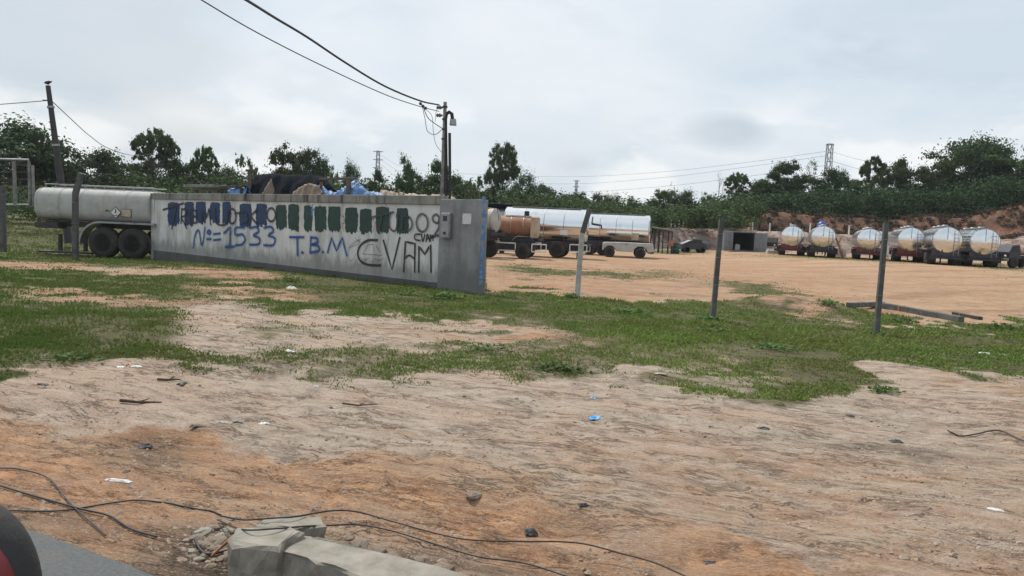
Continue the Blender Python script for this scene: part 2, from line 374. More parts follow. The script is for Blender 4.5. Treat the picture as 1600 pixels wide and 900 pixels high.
    def m(k, w, lo=.42, hi=.58, src=nm):
        x = t.math('ADD', at[k], t.math('MULTIPLY', t.math('SUBTRACT', src, .5), w)); return t.ramp(x, [(lo, 0.0), (hi, 1.0)])
    c = t.mix(m('yard', .6), pale, yrd)
    c = t.mix(m('orange', 2.2, .15, .75, nv), c, org)
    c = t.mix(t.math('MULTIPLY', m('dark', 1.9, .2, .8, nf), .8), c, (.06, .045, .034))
    c = t.mix(m('grass', 1.8, .25, .7, nf), c, grs)
    c = t.mix(m('bank', .5), c, bnk); c = t.mix(m('hill', .4), c, hil)
    # pebbles and clods
    vo = t.n('ShaderNodeTexVoronoi'); vo.inputs['Scale'].default_value = 11; t.l(vs, vo.inputs['Vector'])
    peb = t.ramp(vo.outputs['Distance'], [(.05, 1.0), (.13, 0.0)])
    sel = t.n('ShaderNodeSeparateColor'); t.l(vo.outputs['Color'], sel.inputs[0])
    c = t.mix(t.math('MULTIPLY', peb, t.ramp(sel.outputs[0], [(.78, 0.0), (.8, .8)])), c, (.07, .06, .055))
    c = t.mix(t.math('MULTIPLY', peb, t.ramp(sel.outputs[1], [(.90, 0.0), (.92, .5)])), c, (.5, .45, .38))
    t.col(c); t.set(Roughness=.95); t.b.inputs['Specular IOR Level'].default_value = .15
    cr = t.n('ShaderNodeTexVoronoi', feature='DISTANCE_TO_EDGE'); cr.inputs['Scale'].default_value = 2.6
    wv = t.n('ShaderNodeMix', data_type='RGBA', blend_type='LINEAR_LIGHT'); wv.inputs[0].default_value = .45
    nw = t.n('ShaderNodeTexNoise'); nw.inputs['Scale'].default_value = 4; nw.inputs['Detail'].default_value = 6; nw.inputs['Roughness'].default_value = .7
    vv = t.coord2(AR, (.45, 1.9, 1)); t.l(vv, nw.inputs['Vector']); t.l(vv, wv.inputs[6]); t.l(nw.outputs['Color'], wv.inputs[7]); t.l(wv.outputs[2], cr.inputs['Vector'])
    bare = t.math('SUBTRACT', 1.0, t.math('ADD', at['grass'], at['yard'], clamp=True), clamp=True)
    ck = t.math('MULTIPLY', t.ramp(cr.outputs['Distance'], [(.0, 1.0), (.045, 0.0)]), t.ramp(nm, [(.42, 0.0), (.54, .6)]))
    c = t.mix(t.math('MULTIPLY', ck, bare), c, (.10, .07, .05))
    sp = t.noise(vs, 75, 3, .8); c = t.mix(t.math('MULTIPLY', t.ramp(sp, [(.34, .5), (.46, 0.0)]), bare), c, (.10, .075, .055)); c = t.mix(t.math('MULTIPLY', t.ramp(sp, [(.56, 0.0), (.66, .45)]), bare), c, (.62, .54, .45)); t.col(c)
    # cracks in the crust
    vc = t.n('ShaderNodeTexVoronoi', feature='DISTANCE_TO_EDGE'); vc.inputs['Scale'].default_value = 3.2
    w = t.n('ShaderNodeMix', data_type='RGBA'); w.inputs[0].default_value = .12
    nc = t.n('ShaderNodeTexNoise'); nc.inputs['Scale'].default_value = 3; t.l(vs, nc.inputs['Vector']); t.l(vs, w.inputs[6]); t.l(nc.outputs['Color'], w.inputs[7]); t.l(w.outputs[2], vc.inputs['Vector'])
    crack = t.ramp(vc.outputs['Distance'], [(.0, 0.0), (.05, 1.0)])
    h = t.math('ADD', t.math('MULTIPLY', nf, 1.0), t.math('MULTIPLY', nfine, .35)); h = t.math('SUBTRACT', h, t.math('MULTIPLY', ck, .8)); h = t.math('ADD', h, t.math('MULTIPLY', nl, .9)); h = t.math('ADD', h, t.math('MULTIPLY', nv, .8))
    t.bump(h, .85, .055)
    me.materials.append(t.m)
    o_ = bpy.data.objects.new('ground', me); COL.objects.link(o_); tag(o_, kind='structure')
make_ground()

# road (asphalt sheet along the verge, running past the camera)
def make_road():
    mb = MB(); vs = []; n = 160
    for i in range(n+1):
        u = -60+i*100/n
        w = .05*math.sin(u*3.1)+.04*math.sin(u*7.7+1)+.03*math.sin(u*17)
        for k, off in enumerate((w+.02, w-.15, -3.5, -7.2)):
            p = RE+RD*u+RN*off; vs.append((p.x, p.y, -.008 if k == 0 else .004))
    fs = [(i*4+k, i*4+k+1, (i+1)*4+k+1, (i+1)*4+k) for i in range(n) for k in range(3)]
    mb.add(vs, fs)
    t = NT('asphalt'); v = t.coord()
    c = t.mix(t.ramp(t.noise(v, 60, 6, .8), [(.35, 0.0), (.65, 1.0)]), (.055, .06, .062), (.11, .116, .116))
    c = t.mix(t.ramp(t.noise(v, 1.5, 5, .7), [(.5, 0.0), (.7, .6)]), c, (.12, .105, .09))
    t.col(c); t.set(Roughness=.85); t.bump(t.noise(v, 80, 4, .8), .5, .01)
    tag(mb.build('road', t.m), kind='structure')
make_road()

# ------------------------------------------------------------------ leaf meshes
def leaf_mesh(name, c, nrm, size, mat, val=None, aspect=.6, cluster=1):
    n = len(c); nrm = nrm/np.maximum(np.linalg.norm(nrm, axis=1, keepdims=True), 1e-6)
    r = RNG.normal(size=(n, 3)); u = np.cross(nrm, r); u /= np.maximum(np.linalg.norm(u, axis=1, keepdims=True), 1e-6); w = np.cross(nrm, u)
    s = (size*RNG.uniform(.6, 1.35, n))[:, None]
    sag = nrm*s*.18
    p = np.stack([c-u*s-sag, c+w*s*aspect, c+u*s-sag, c-w*s*aspect], 1).reshape(-1, 3)
    return quads(name, p, mat, val if val is not None else RNG.random(n))
def quads(name, p, mat, val):
    n = len(p)//4; me = bpy.data.meshes.new(name)
    me.vertices.add(len(p)); me.vertices.foreach_set('co', p.astype(np.float32).ravel())
    me.loops.add(len(p)); me.loops.foreach_set('vertex_index', np.arange(len(p)))
    me.polygons.add(n); me.polygons.foreach_set('loop_start', np.arange(n)*4); me.update(calc_edges=True)
    a = me.attributes.new('v', 'FLOAT', 'POINT'); a.data.foreach_set('value', np.repeat(val, 4).astype(np.float32))
    me.materials.append(mat); return me
def clump_leaves(cen, rad, per, flat=.8):
    cen = np.array(cen); rad = np.array(rad)
    n = np.maximum((per*(rad/rad.mean())**2).astype(int), 4); idx = np.repeat(np.arange(len(cen)), n)
    d = RNG.normal(size=(len(idx), 3)); d /= np.linalg.norm(d, axis=1, keepdims=True)
    d[:, 2] = np.where(d[:, 2] < -.35, -d[:, 2], d[:, 2])
    lob = 1+.35*np.sin(d[:, 0]*7+idx*1.7)*np.sin(d[:, 1]*6+idx*2.3)+.2*np.sin(d[:, 2]*9+idx)
    rr = rad[idx]*np.clip(RNG.normal(.82, .36, len(idx)), .08, 1.9)*lob
    off = d*rr[:, None]; off[:, 2] *= flat
    return cen[idx]+off, d+RNG.normal(size=d.shape)*.55+np.array([0, 0, .35])
# tree prototypes, all about 1 unit tall and roughly 1 unit wide at scale (w,h)
def proto_tree(kind, seed):
    global RNG
    RNG = np.random.default_rng(seed); rnd = random.Random(seed)
    mb = MB(); cen = []; rad = []
    def inside(n, zc, rz, rx, shell=.55, rc=(.09, .16), bumps=0):
        k = 0
        while k < n:
            d = RNG.normal(size=3); d /= np.linalg.norm(d); r = RNG.uniform(shell, 1)**.6
            p = d*r
            c = np.array([p[0]*rx, p[1]*rx, zc+p[2]*rz])
            if c[2] < .08: continue
            cen.append(c); rad.append(RNG.uniform(*rc)); k += 1
    if kind == 'dense':
        inside(46, .60, .33, .40, .3, (.075, .15)); trunk_top = .5; tr = .022; per = 200; sz = .021; nl = 9
    elif kind == 'lumpy':
        for q in range(6):
            a = q*1.05+rnd.random(); z0 = rnd.uniform(.42, .86); rx = rnd.uniform(.12, .33)*(1.15-z0*.4)
            b = np.array([math.cos(a)*rx, math.sin(a)*rx, z0])
            for _ in range(9):
                cen.append(b+RNG.normal(size=3)*np.array([.085, .085, .05])); rad.append(rnd.uniform(.05, .10))
        inside(16, .35, .2, .34, .2, (.07, .12)); trunk_top = .6; tr = .02; per = 190; sz = .021; nl = 8
    elif kind == 'umbrella':
        for q in range(100):
            a = rnd.uniform(0, 2*PI); r = .44*math.sqrt(rnd.random()); z = .93-(r/.44)**2*.2-rnd.random()**2*.16
            cen.append(np.array([math.cos(a)*r, math.sin(a)*r, z])); rad.append(rnd.uniform(.022, .052))
        for q in range(14):
            a = rnd.uniform(0, 2*PI); r = rnd.uniform(.1, .35); cen.append(np.array([math.cos(a)*r, math.sin(a)*r, rnd.uniform(.5, .7)])); rad.append(rnd.uniform(.04, .06))
        trunk_top = .62; tr = .014; per = 85; sz = .021; nl = 30
    elif kind == 'egg':
        for q in range(120):
            z = rnd.uniform(.63, .97); e = math.sin(PI*min(1, (z-.57)/.43)**.9)**.65; a = rnd.uniform(0, 2*PI); r = .45*e*math.sqrt(rnd.uniform(.15, 1))
            cen.append(np.array([math.cos(a)*r, math.sin(a)*r, z])); rad.append(rnd.uniform(.03, .062))
        trunk_top = .75; tr = .014; per = 80; sz = .018; nl = 34
    elif kind == 'round':
        inside(60, .50, .42, .42, .6, (.10, .16)); trunk_top = .3; tr = .02; per = 180; sz = .016; nl = 5
    elif kind == 'cecropia':
        for q in range(17):
            a = rnd.uniform(0, 2*PI); r = rnd.uniform(.05, .44); z = rnd.uniform(.5, .98)-r*.35
            cen.append(np.array([math.cos(a)*r, math.sin(a)*r, z])); rad.append(rnd.uniform(.05, .085))
        trunk_top = .45; tr = .013; per = 36; sz = .045; nl = 17
    elif kind == 'sparse':
        for q in range(24):
            a = rnd.uniform(0, 2*PI); r = rnd.uniform(.03, .42); z = rnd.uniform(.35, .97)-r*.2
            cen.append(np.array([math.cos(a)*r, math.sin(a)*r, z])); rad.append(rnd.uniform(.04, .07))
        trunk_top = .6; tr = .012; per = 26; sz = .018; nl = 24
    elif kind == 'bare':
        trunk_top = .55; tr = .013; per = 0; nl = 0
    lean = (rnd.uniform(-.03, .03), rnd.uniform(-.03, .03))
    def tp(z): k = z/trunk_top; return Vector((lean[0]*k+.012*math.sin(k*5), lean[1]*k, z))
    mb.tube([tp(trunk_top*i/5) for i in range(6)], [tr*(1.5 if i == 0 else 1.15-.13*i) for i in range(6)], 7)
    order = sorted(range(len(cen)), key=lambda i: -rad[i])[:nl]
    for i in order:
        e = Vector(cen[i].tolist()); z0 = min(trunk_top*rnd.uniform(.55, 1), max(.1, e.z-.06)); a = tp(z0)
        m = a.lerp(e, .5)+Vector((rnd.uniform(-.03, .03), rnd.uniform(-.03, .03), -.02))
        mb.tube([a, m, e], [tr*.5, tr*.3, tr*.1], 5)
    if kind == 'bare':
        def br(a, d, L, r, dep):
            b = a+d*L; m = a.lerp(b, .5)+Vector((rnd.uniform(-1, 1), rnd.uniform(-1, 1), 0))*L*.06
            mb.tube([a, m, b], [r, r*.8, r*.55], 5)
            if dep:
                for _ in range(3):
                    nd = (d+Vector((rnd.uniform(-.8, .8), rnd.uniform(-.8, .8), rnd.uniform(-.1, .5)))).normalized(); br(b, nd, L*rnd.uniform(.55, .8), r*.55, dep-1)
        for z0 in (.3, .42, .5, .55):
            a = rnd.uniform(0, 6.28); br(tp(z0), Vector((math.cos(a)*.5, math.sin(a)*.5, .8)).normalized(), .17, tr*.5, 3)
    if cen:
        c, nn = clump_leaves(cen, rad, per); kz = 1/np.percentile(c[:, 2], 99.3); kx = .5/np.percentile(np.abs(c[:, 0]), 97.5)
    else:
        va = np.array(mb.v); kz = 1/va[:, 2].max(); kx = .5/np.abs(va[:, 0]).max()
    S = np.array([kx, kx, kz]); mb.v = [tuple(np.array(q)*S) for q in mb.v]
    me_t = bpy.data.meshes.new('trunk'); me_t.from_pydata(mb.v, [], mb.f); me_t.polygons.foreach_set('use_smooth', mb.sm)
    me_t.materials.append(M['bark_pale'] if kind in ('bare', 'cecropia', 'sparse') else M['bark'])
    me_c = None
    if cen:
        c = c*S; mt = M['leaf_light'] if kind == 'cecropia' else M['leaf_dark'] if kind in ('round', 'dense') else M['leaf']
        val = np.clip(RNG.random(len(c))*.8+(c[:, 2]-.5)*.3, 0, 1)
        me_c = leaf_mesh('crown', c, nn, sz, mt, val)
    return me_t, me_c
PR = {}
def tree(px, top, wpx, Y, kind, label, v=0, name=None, group=None, bark=None):
    global RNG
    if (kind, v) not in PR: PR[(kind, v)] = proto_tree(kind, 100+v*13+len(kind)*7+ord(kind[0]))
    tp = P(px, top, Y); z0 = tz(tp.x, Y)-.1; h = tp.z-z0; w = wpx/F*Y
    r = thing(name or {'cecropia': 'broadleaf_tree', 'bare': 'bare_tree', 'round': 'dense_tree', 'egg': 'tall_tree', 'umbrella': 'umbrella_tree', 'sparse': 'sparse_tree'}.get(kind, 'forest_tree'),
              label, 'tree', (tp.x, Y, z0), random.uniform(0, 6.28), group)
    k = {'dense': .98, 'lumpy': .9, 'umbrella': .98, 'egg': .95, 'round': 1.05, 'cecropia': .98, 'sparse': .9, 'bare': .7}[kind]
    r.scale = (w*1.06, w*1.06, h)
    a, b = PR[(kind, v)]
    o = bpy.data.objects.new('trunk', a); COL.objects.link(o); o.parent = r
    if b: o = bpy.data.objects.new('crown', b); COL.objects.link(o); o.parent = r
    return r
T = [
 (0, 186, 150, 70, 'dense', 'huge dark tree cut by the left edge of the photo', 0),
 (60, 228, 80, 72, 'lumpy', 'dark tree standing directly behind the foot of the leaning utility pole', 1),
 (147, 236, 92, 88, 'dense', 'wide dark round-topped tree above the left end of the white tank trailer', 2),
 (200, 250, 70, 95, 'lumpy', 'low dark tree just left of the tall thin-trunked tree', 0),
 (243, 204, 62, 90, 'umbrella', 'tall thin-trunked tree with an open flat crown, tallest on the left half', 0),
 (278, 240, 60, 92, 'lumpy', 'bushy tree touching the right side of the open flat-crowned tree', 2),
 (320, 231, 36, 90, 'umbrella', 'slim tree with a small crown leaning over the paler shrubs left of the tarps', 1),
 (352, 262, 50, 96, 'dense', 'low dark tree over the left part of the graffiti wall', 1),
 (386, 244, 34, 85, 'cecropia', 'pale big-leaved tree just left of the black tarp', 0),
 (420, 262, 50, 90, 'lumpy', 'bushy pale-tipped tree behind the left end of the black tarp', 1),
 (455, 231, 54, 88, 'lumpy', 'tall lumpy tree rising behind the middle of the black tarp', 0),
 (492, 245, 50, 90, 'dense', 'dark tree on the right shoulder of the tree behind the black tarp', 0),
 (524, 262, 22, 84, 'cecropia', 'small pale big-leaved tree right of the black tarp', 1),
 (548, 255, 36, 92, 'round', 'small dark tree behind the blue tarp, left of the distant pylon', 1),
 (588, 270, 44, 96, 'lumpy', 'low tree under the far pylon behind the blue tarp', 1),
 (632, 247, 36, 86, 'lumpy', 'narrow leafy tree halfway between the blue tarp and the meter pole', 2),
 (665, 275, 46, 92, 'dense', 'low tree close to the left side of the meter pole', 2),
 (702, 257, 58, 88, 'lumpy', 'leafy tree directly behind the meter pole', 1),
 (744, 276, 30, 82, 'cecropia', 'small pale tree with starry leaf tufts right of the meter pole', 0),
 (787, 226, 47, 100, 'egg', 'tall egg-shaped tree on a thin bare trunk, alone above the forest edge', 0),
 (771, 265, 28, 98, 'lumpy', 'small tree at the left foot of the tall egg-shaped tree', 0),
 (823, 271, 50, 95, 'round', 'very dark dense rounded tree right of the egg-shaped tree', 0),
 (872, 293, 60, 150, 'lumpy', 'distant low tree left of the small far pylon', 1),
 (905, 303, 44, 155, 'lumpy', 'distant low tree at the foot of the small far pylon', 0),
 (940, 303, 34, 150, 'dense', 'distant low pointed tree above the second polished tank', 2),
 (960, 305, 30, 145, 'round', 'distant small round dark tree above the second polished tank', 0),
 (1000, 312, 50, 150, 'lumpy', 'faint distant tree above the right end of the second polished tank', 2),
 (1035, 298, 40, 125, 'lumpy', 'leafy tree above the small open shed', 0),
 (1053, 285, 14, 122, 'sparse', 'spindly sprout-topped tree rising above the open shed trees', 1),
 (1066, 299, 40, 120, 'dense', 'dark rounded tree right of the spindly one above the shed', 1),
 (1098, 302, 38, 118, 'cecropia', 'pale starry-leaved tree left of the bare tree', 1),
 (1124, 268, 40, 112, 'bare', 'bare leafless pale tree left of the red earth cut', 0),
 (1153, 271, 36, 115, 'umbrella', 'small umbrella-crowned tree just right of the bare tree', 0),
 (1172, 292, 44, 114, 'dense', 'low dark tree under the small umbrella-crowned one', 0),
 (1202, 272, 58, 112, 'lumpy', 'bushy tree above the left end of the red earth cut', 1),
 (1235, 254, 56, 110, 'lumpy', 'tall bushy tree above the first pair of parked tankers', 0),
 (1272, 250, 36, 112, 'sparse', 'airy sparse-leaved tree just left of the big pylon', 0),
 (1300, 266, 50, 111, 'dense', 'dark tree at the foot of the big pylon', 2),
 (1335, 270, 50, 112, 'lumpy', 'bushy tree between the big pylon and the flat-topped tree', 2),
 (1368, 246, 36, 116, 'umbrella', 'flat-topped tree with visible trunk right of the big pylon', 1),
 (1403, 249, 50, 110, 'lumpy', 'tall tree right of the flat-topped tree', 1),
 (1440, 262, 56, 109, 'dense', 'dark mid-height tree left of the largest crown on the hill', 0),
 (1480, 240, 60, 111, 'lumpy', 'tree leaning on the left side of the largest crown on the hill', 2),
 (1512, 216, 92, 113, 'dense', 'largest broad crown on the hill at the right', 1),
 (1552, 222, 60, 112, 'dense', 'second dark crown joined to the right of the largest one', 2),
 (1585, 228, 34, 110, 'sparse', 'thin-leaved tree near the right edge of the photo', 1),
 (1600, 246, 90, 108, 'lumpy', 'big bushy tree cut by the right edge of the photo', 0),
]
for a in T: tree(a[0], a[1], a[2], a[3], a[4], a[5], a[6])

# forest floor and the far wood: one mass
def mass(name, label, cat, rng_px, topf, botf, Yr, n, rad, per, size, mat, seed):
    global RNG
    RNG = np.random.default_rng(seed)
    px = RNG.uniform(*rng_px, n); Y = RNG.uniform(*Yr, n); tt = RNG.random(n)
    cen = []
    for a, y, k in zip(px, Y, tt):
        ty = topf(a); p = P(a, ty+RNG.exponential(7)+(botf(a)-ty)*k, y); cen.append([p.x, p.y, max(p.z, tz(p.x, p.y)+.4)])
    c, nn = clump_leaves(cen, RNG.uniform(*rad, n), per, .75)
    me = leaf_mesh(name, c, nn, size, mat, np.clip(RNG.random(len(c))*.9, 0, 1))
    o = bpy.data.objects.new(name, me); COL.objects.link(o); tag(o, label, cat, kind='stuff')
def tI(pts): xs = [p[0] for p in pts]; ys = [p[1] for p in pts]; return lambda x: float(np.interp(x, xs, ys))
mass('forest_undergrowth', 'tangled green undergrowth along the forest edge behind the yard', 'undergrowth', (-150, 1180),
     tI([(-150, 275), (60, 285), (240, 278), (330, 282), (500, 285), (620, 290), (760, 298), (830, 306), (900, 318), (1000, 326), (1100, 324), (1180, 318)]),
     tI([(-150, 318), (230, 320), (760, 348), (1000, 356), (1180, 352)]), (84, 108), 1300, (.8, 2.0), 100, .18, M['leaf'], 3)
mass('hilltop_undergrowth', 'dark tangled undergrowth under the hill trees above the red earth cut', 'undergrowth', (1150, 1760),
     tI([(1150, 314), (1250, 302), (1350, 300), (1450, 292), (1600, 280), (1760, 270)]),
     tI([(1150, 336), (1300, 336), (1440, 334), (1520, 324), (1600, 310), (1760, 298)]), (101, 122), 900, (.9, 2.0), 105, .18, M['leaf_dark'], 4)
mass('far_wood', 'hazy distant wood closing the horizon behind the yard', 'wood', (-500, 2200),
     tI([(-500, 295), (0, 290), (400, 290), (700, 302), (860, 312), (1000, 323), (1100, 320), (1300, 306), (1600, 295), (2200, 300)]),
     tI([(-500, 325), (0, 325), (760, 352), (1100, 360), (2200, 392)]), (150, 200), 1100, (1.5, 3.6), 70, .42, M['leaf_dark'], 5)
mass('bushes', 'green bushes on the rough ground behind the mesh gate and the white trailer', 'bushes', (-260, 290), tI([(-260, 292), (60, 300), (290, 302)]), tI([(-260, 330), (290, 338)]), (44, 58), 260, (.5, 1.1), 60, .12, M['leaf'], 6)
# dry scrub on the red cut
def scrub():
    global RNG
    RNG = np.random.default_rng(9); cen = []
    for _ in range(900):
        px = RNG.uniform(1180, 1640); Y = RNG.uniform(90, 103); x = XatPx(px, Y); cen.append([x, Y, tz(x, Y)+.1])
    c, nn = clump_leaves(cen, RNG.uniform(.1, .5, len(cen)), 22, .9)
    me = leaf_mesh('dry_scrub', c, nn, .13, M['scrub']); o = bpy.data.objects.new('dry_scrub', me); COL.objects.link(o)
    tag(o, 'dry brown scrub scattered over the red earth slope', 'scrub', kind='stuff')
scrub()

# ------------------------------------------------------------------ grass
def make_grass():
    global RNG
    RNG = np.random.default_rng(11)
    n = 900000; px = RNG.uniform(-60, 1660, n); py = RNG.uniform(334, 632, n)
    d = np.stack([(px-800)/F, -(py-450)/F, -np.ones(n)], -1) @ M3.T
    t = -CAMZ/d[:, 2]; ok = (t > 0) & (t < 75); x = d[:, 0]*t; y = d[:, 1]*t
    x, y, px, py = x[ok], y[ok], px[ok], py[ok]
    g = masks(x, y)[0]; patch = fbm(x, y, .5, 3, 71)
    k = RNG.random(len(x)) < np.clip(g, 0, 1)**1.3*np.clip((patch-.30)*3.4, .03, 1)*np.clip((fbm(x, y, 1.8, 3, 79)-.22)*2.6, .12, 1)*np.where(y > 20, .7, 1)
    k &= ~((py < 380) & (px > 260))
    k &= ~((px > 235) & (px < 757) & (py < np.interp(px, [235, 690, 757], [402, 450, 458])))
    x, y, g, patch = x[k], y[k], g[k], patch[k]; n = len(x)
    dist = np.hypot(x, y); z = terr(x, y)
    lush = fbm(x, y, 2.2, 3, 77)
    h = (.010+.019*RNG.random(n))*(.55+1.1*lush)*(1+dist*.035)*(.5+g*.7); w = .0028+.00066*dist
    az = RNG.uniform(0, 2*PI, n); ln = RNG.uniform(.2, 1.2, n)
    ux, uy = np.cos(az), np.sin(az); lx, ly = -uy*ln*h, ux*ln*h
    b = np.stack([x, y, z-.005], -1); U = np.stack([ux*w, uy*w, 0*w], -1)
    mid = b+np.stack([lx*.35, ly*.35, h*.6], -1); top = b+np.stack([lx, ly, h], -1)
    p = np.stack([b-U, b+U, top+U*.25, mid-U*.7], 1).reshape(-1, 3)
    dryv = np.clip(RNG.random(n)*.6+lush*.5-.1, 0, 1)*np.interp(x/np.maximum(y, 1), [-.7, -.25, .1], [.25, .6, 1.0])
    me = quads('grass', p, M['grass'], dryv); o = bpy.data.objects.new('grass', me); COL.objects.link(o)
    tag(o, 'short patchy green grass over the verge', 'grass', kind='stuff')
make_grass()
def weed(px, py, r, n, label, h=.12, mat='weed', group=None):
    global RNG
    p = GT(px, py); rt = thing('weed_plant', label, 'weed', p, 0, group)
    c = RNG.normal(size=(n, 3))*np.array([r*.5, r*.4, 0]); c[:, 2] = RNG.uniform(.02, h, n)*np.exp(-(c[:, 0]/r)**2)
    nn = RNG.normal(size=(n, 3))*.5+np.array([0, -.2, 1])
    me = leaf_mesh('leaves', c, nn, .022+.0015*p.y, M[mat]); o = bpy.data.objects.new('leaves', me); COL.objects.link(o); o.parent = rt
    mb = MB()
    for i in range(0, n, max(1, n//14)):
        mb.tube([(c[i, 0]*.3, c[i, 1]*.3, -.02), (c[i, 0]*.7, c[i, 1]*.7, c[i, 2]*.6), tuple(c[i])], .003, 4)
    mb.build('stem', M['weed'], rt)
for a in [(872, 578, .30, 170, 'bright green low weed patch at the lower edge of the grass', .07),
          (452, 440, .38, 110, 'leafy green weed in front of the wall below the T.B.M lettering', .16),
          (700, 466, .40, 150, 'leafy weed at the foot of the grey pillar', .14),
          (640, 462, .32, 90, 'small weed left of the pillar foot in front of the wall', .1),
          (1290, 482, .34, 90, 'dark leafy weed on the clay mound', .14),
          (1120, 520, .36, 100, 'broad-leaved weed a step in front of the middle fence post', .1),
          (1415, 505, .3, 80, 'leafy weed right of the right fence post near the fallen beam', .12),
          (1380, 612, .20, 60, 'tiny green weed on bare clay at the right end of the verge', .07),
          (985, 490, .45, 110, 'leafy weed right of the bent fence post', .1),
          (1570, 515, .45, 120, 'bushy weed near the right edge beyond the white litter', .14),
          (893, 466, .22, 70, 'dark leafy clump hugging the foot of the bent fence post', .12),
          (1372, 524, .20, 60, 'dark tuft at the foot of the right fence post', .08), (1106, 500, .18, 50, 'small tuft at the foot of the middle fence post', .08),
          (1210, 545, .3, 80, 'low weed patch in the grass between the middle and right fence posts', .06), (760, 545, .3, 70, 'low sprawling weed on the bare path right of centre', .05), (120, 560, .35, 90, 'low weed clump in the grass at far left', .07),
          (320, 400, .0, 0, '', 0)]:
    if a[3]: weed(*a)

# ------------------------------------------------------------------ the graffiti wall
WR = GT(685, 451); WL = GT(238, 405)
WD = (Vector((WL.x, WL.y, 0))-Vector((WR.x, WR.y, 0))); WLEN = WD.length; WD.normalize()
WN = Vector((-WD.y, WD.x, 0)); 
if WN.y > 0: WN = -WN                       # towards the camera
def W(px, py, off=0.0):                     # photo pixel on the wall's front plane, lifted by off
    d = ray(px, py); o = Vector((WR.x, WR.y, 0))+WN*off; c = Vector((0, 0, CAMZ))
    t = (o-c).dot(WN)/d.dot(WN); return c+d*t
def wl(px, py, off=0): p = W(px, py, off)-Vector((WR.x, WR.y, 0)); return p.dot(WD), p.z
WTOP = W(600, 305).z
WANG = math.atan2(WD.y, WD.x)
wall = thing('graffiti_wall', 'long low pale plastered wall covered in blue, green and black graffiti with a grey pillar end', 'wall', (WR.x, WR.y, 0), 0)
def wbox(u0, u1, n0, n1, z0, z1, mb):       # box in wall coordinates (u along, n toward camera)
    m = Matrix((WD, WN, Vector((0, 0, 1)))).transposed()
    mb.box(WD*((u0+u1)/2)+WN*((n0+n1)/2)+Vector((0, 0, (z0+z1)/2)), (abs(u1-u0), abs(n1-n0), z1-z0), m)
    return mb
def wallmat(name, c1, c2, stain, amt, low=True):
    t = NT(name); v = t.coord(); vz = t.coord((.55, .55, .09))
    n = t.noise(v, 1.4, 7, .7, .3); c = t.mix(t.ramp(n, [(.35, 0.0), (.65, 1.0)]), c1, c2)
    st = t.noise(vz, 4.5, 6, .7, .2); c = t.mix(t.ramp(st, [(.50, 0.0), (.66, amt)]), c, stain)
    sp = t.noise(v, 14, 6, .8); c = t.mix(t.ramp(sp, [(.60, 0.0), (.72, .45)]), c, stain)
    if low:                                   # darker towards the bottom, with a ragged upper edge
        s = t.n('ShaderNodeSeparateXYZ'); t.l(t.tc.outputs['Object'], s.inputs[0])
        z = t.math('ADD', s.outputs['Z'], t.math('MULTIPLY', t.noise(t.coord((1.5, 1.5, .6)), 1.6, 6, .7), -1.25))
        c = t.mix(t.ramp(t.math('ADD', z, .5), [(.28, .62), (.58, 0.0)]), c, (.13, .13, .12))
    t.col(c); t.set(Roughness=.92); t.bump(t.noise(v, 30, 6, .75), .5, .008); return t.m
M['plaster'] = wallmat('stained plaster', (.68, .68, .66), (.52, .52, .50), (.20, .195, .18), .5)
M['coping'] = wallmat('streaked concrete coping', (.32, .31, .28), (.19, .18, .16), (.035, .03, .028), .95, False)
M['pillar'] = wallmat('bare grey render', (.30, .30, .30), (.20, .20, .20), (.11, .105, .10), .5)
wbox(.0, WLEN, -.16, 0, -.3, WTOP-.22, MB()).build('wall_panel', M['plaster'], wall)
wbox(-.0, WLEN+.12, -.22, .05, WTOP-.218, WTOP, MB()).build('coping', M['coping'], wall, .012)
wbox(-.0, WLEN, .0, .035, -.3, .20, MB()).build('plinth', wallmat('dark plinth', (.12, .12, .115), (.07, .07, .068), (.07, .07, .06), .5, False), wall, .008)  # plinth kept darker than the plaster above
wbox(WLEN-.16, WLEN+.04, .0, .04, -.3, WTOP-.224, MB()).build('end_pier', M['plaster'], wall, .01)
wbox(.02, .22, .0, .012, .202, WTOP-.224, MB()).build('inner_pier', M['plaster'], wall, .005)
ur, _ = wl(752, 400); ptop = W(700, 311, .05).z
wbox(ur, -.004, -.17, .06, -.4, ptop, MB()).build('pillar', M['pillar'], wall, .015)
# blue and white paint on the pillar's side return
sd = MB(); q = MB()
for k in range(16):
    z = .25+k*.13+random.uniform(-.03, .03); n0 = random.uniform(-.15, -.06); sd2 = wbox(ur-.004, ur-.001+.0, n0, .045, z, z+random.uniform(.07, .13), sd)
sd.build('side_paint', pm('worn blue paint', (.06, .16, .38), (.1, .22, .42), 9, .8, 0, .2, (.4, .4, .38), .4), wall)
# meter box
def wthing(name, label, cat, px0, py0, px1, py1, depth, mat, parts, off=.06):
    u0, z0 = wl(px0, py1, off); u1, z1 = wl(px1, py0, off)
    t = thing(name, label, cat, tuple(Vector((WR.x, WR.y, 0))+WD*((u0+u1)/2)+WN*off+Vector((0, 0, z0))), WANG+PI)
    return t, abs(u1-u0), z1-z0
mt, mw, mh = wthing('meter_box', 'grey metal electricity meter box fixed on the pillar', 'meter box', 692, 333, 708, 372, .12, None, None)
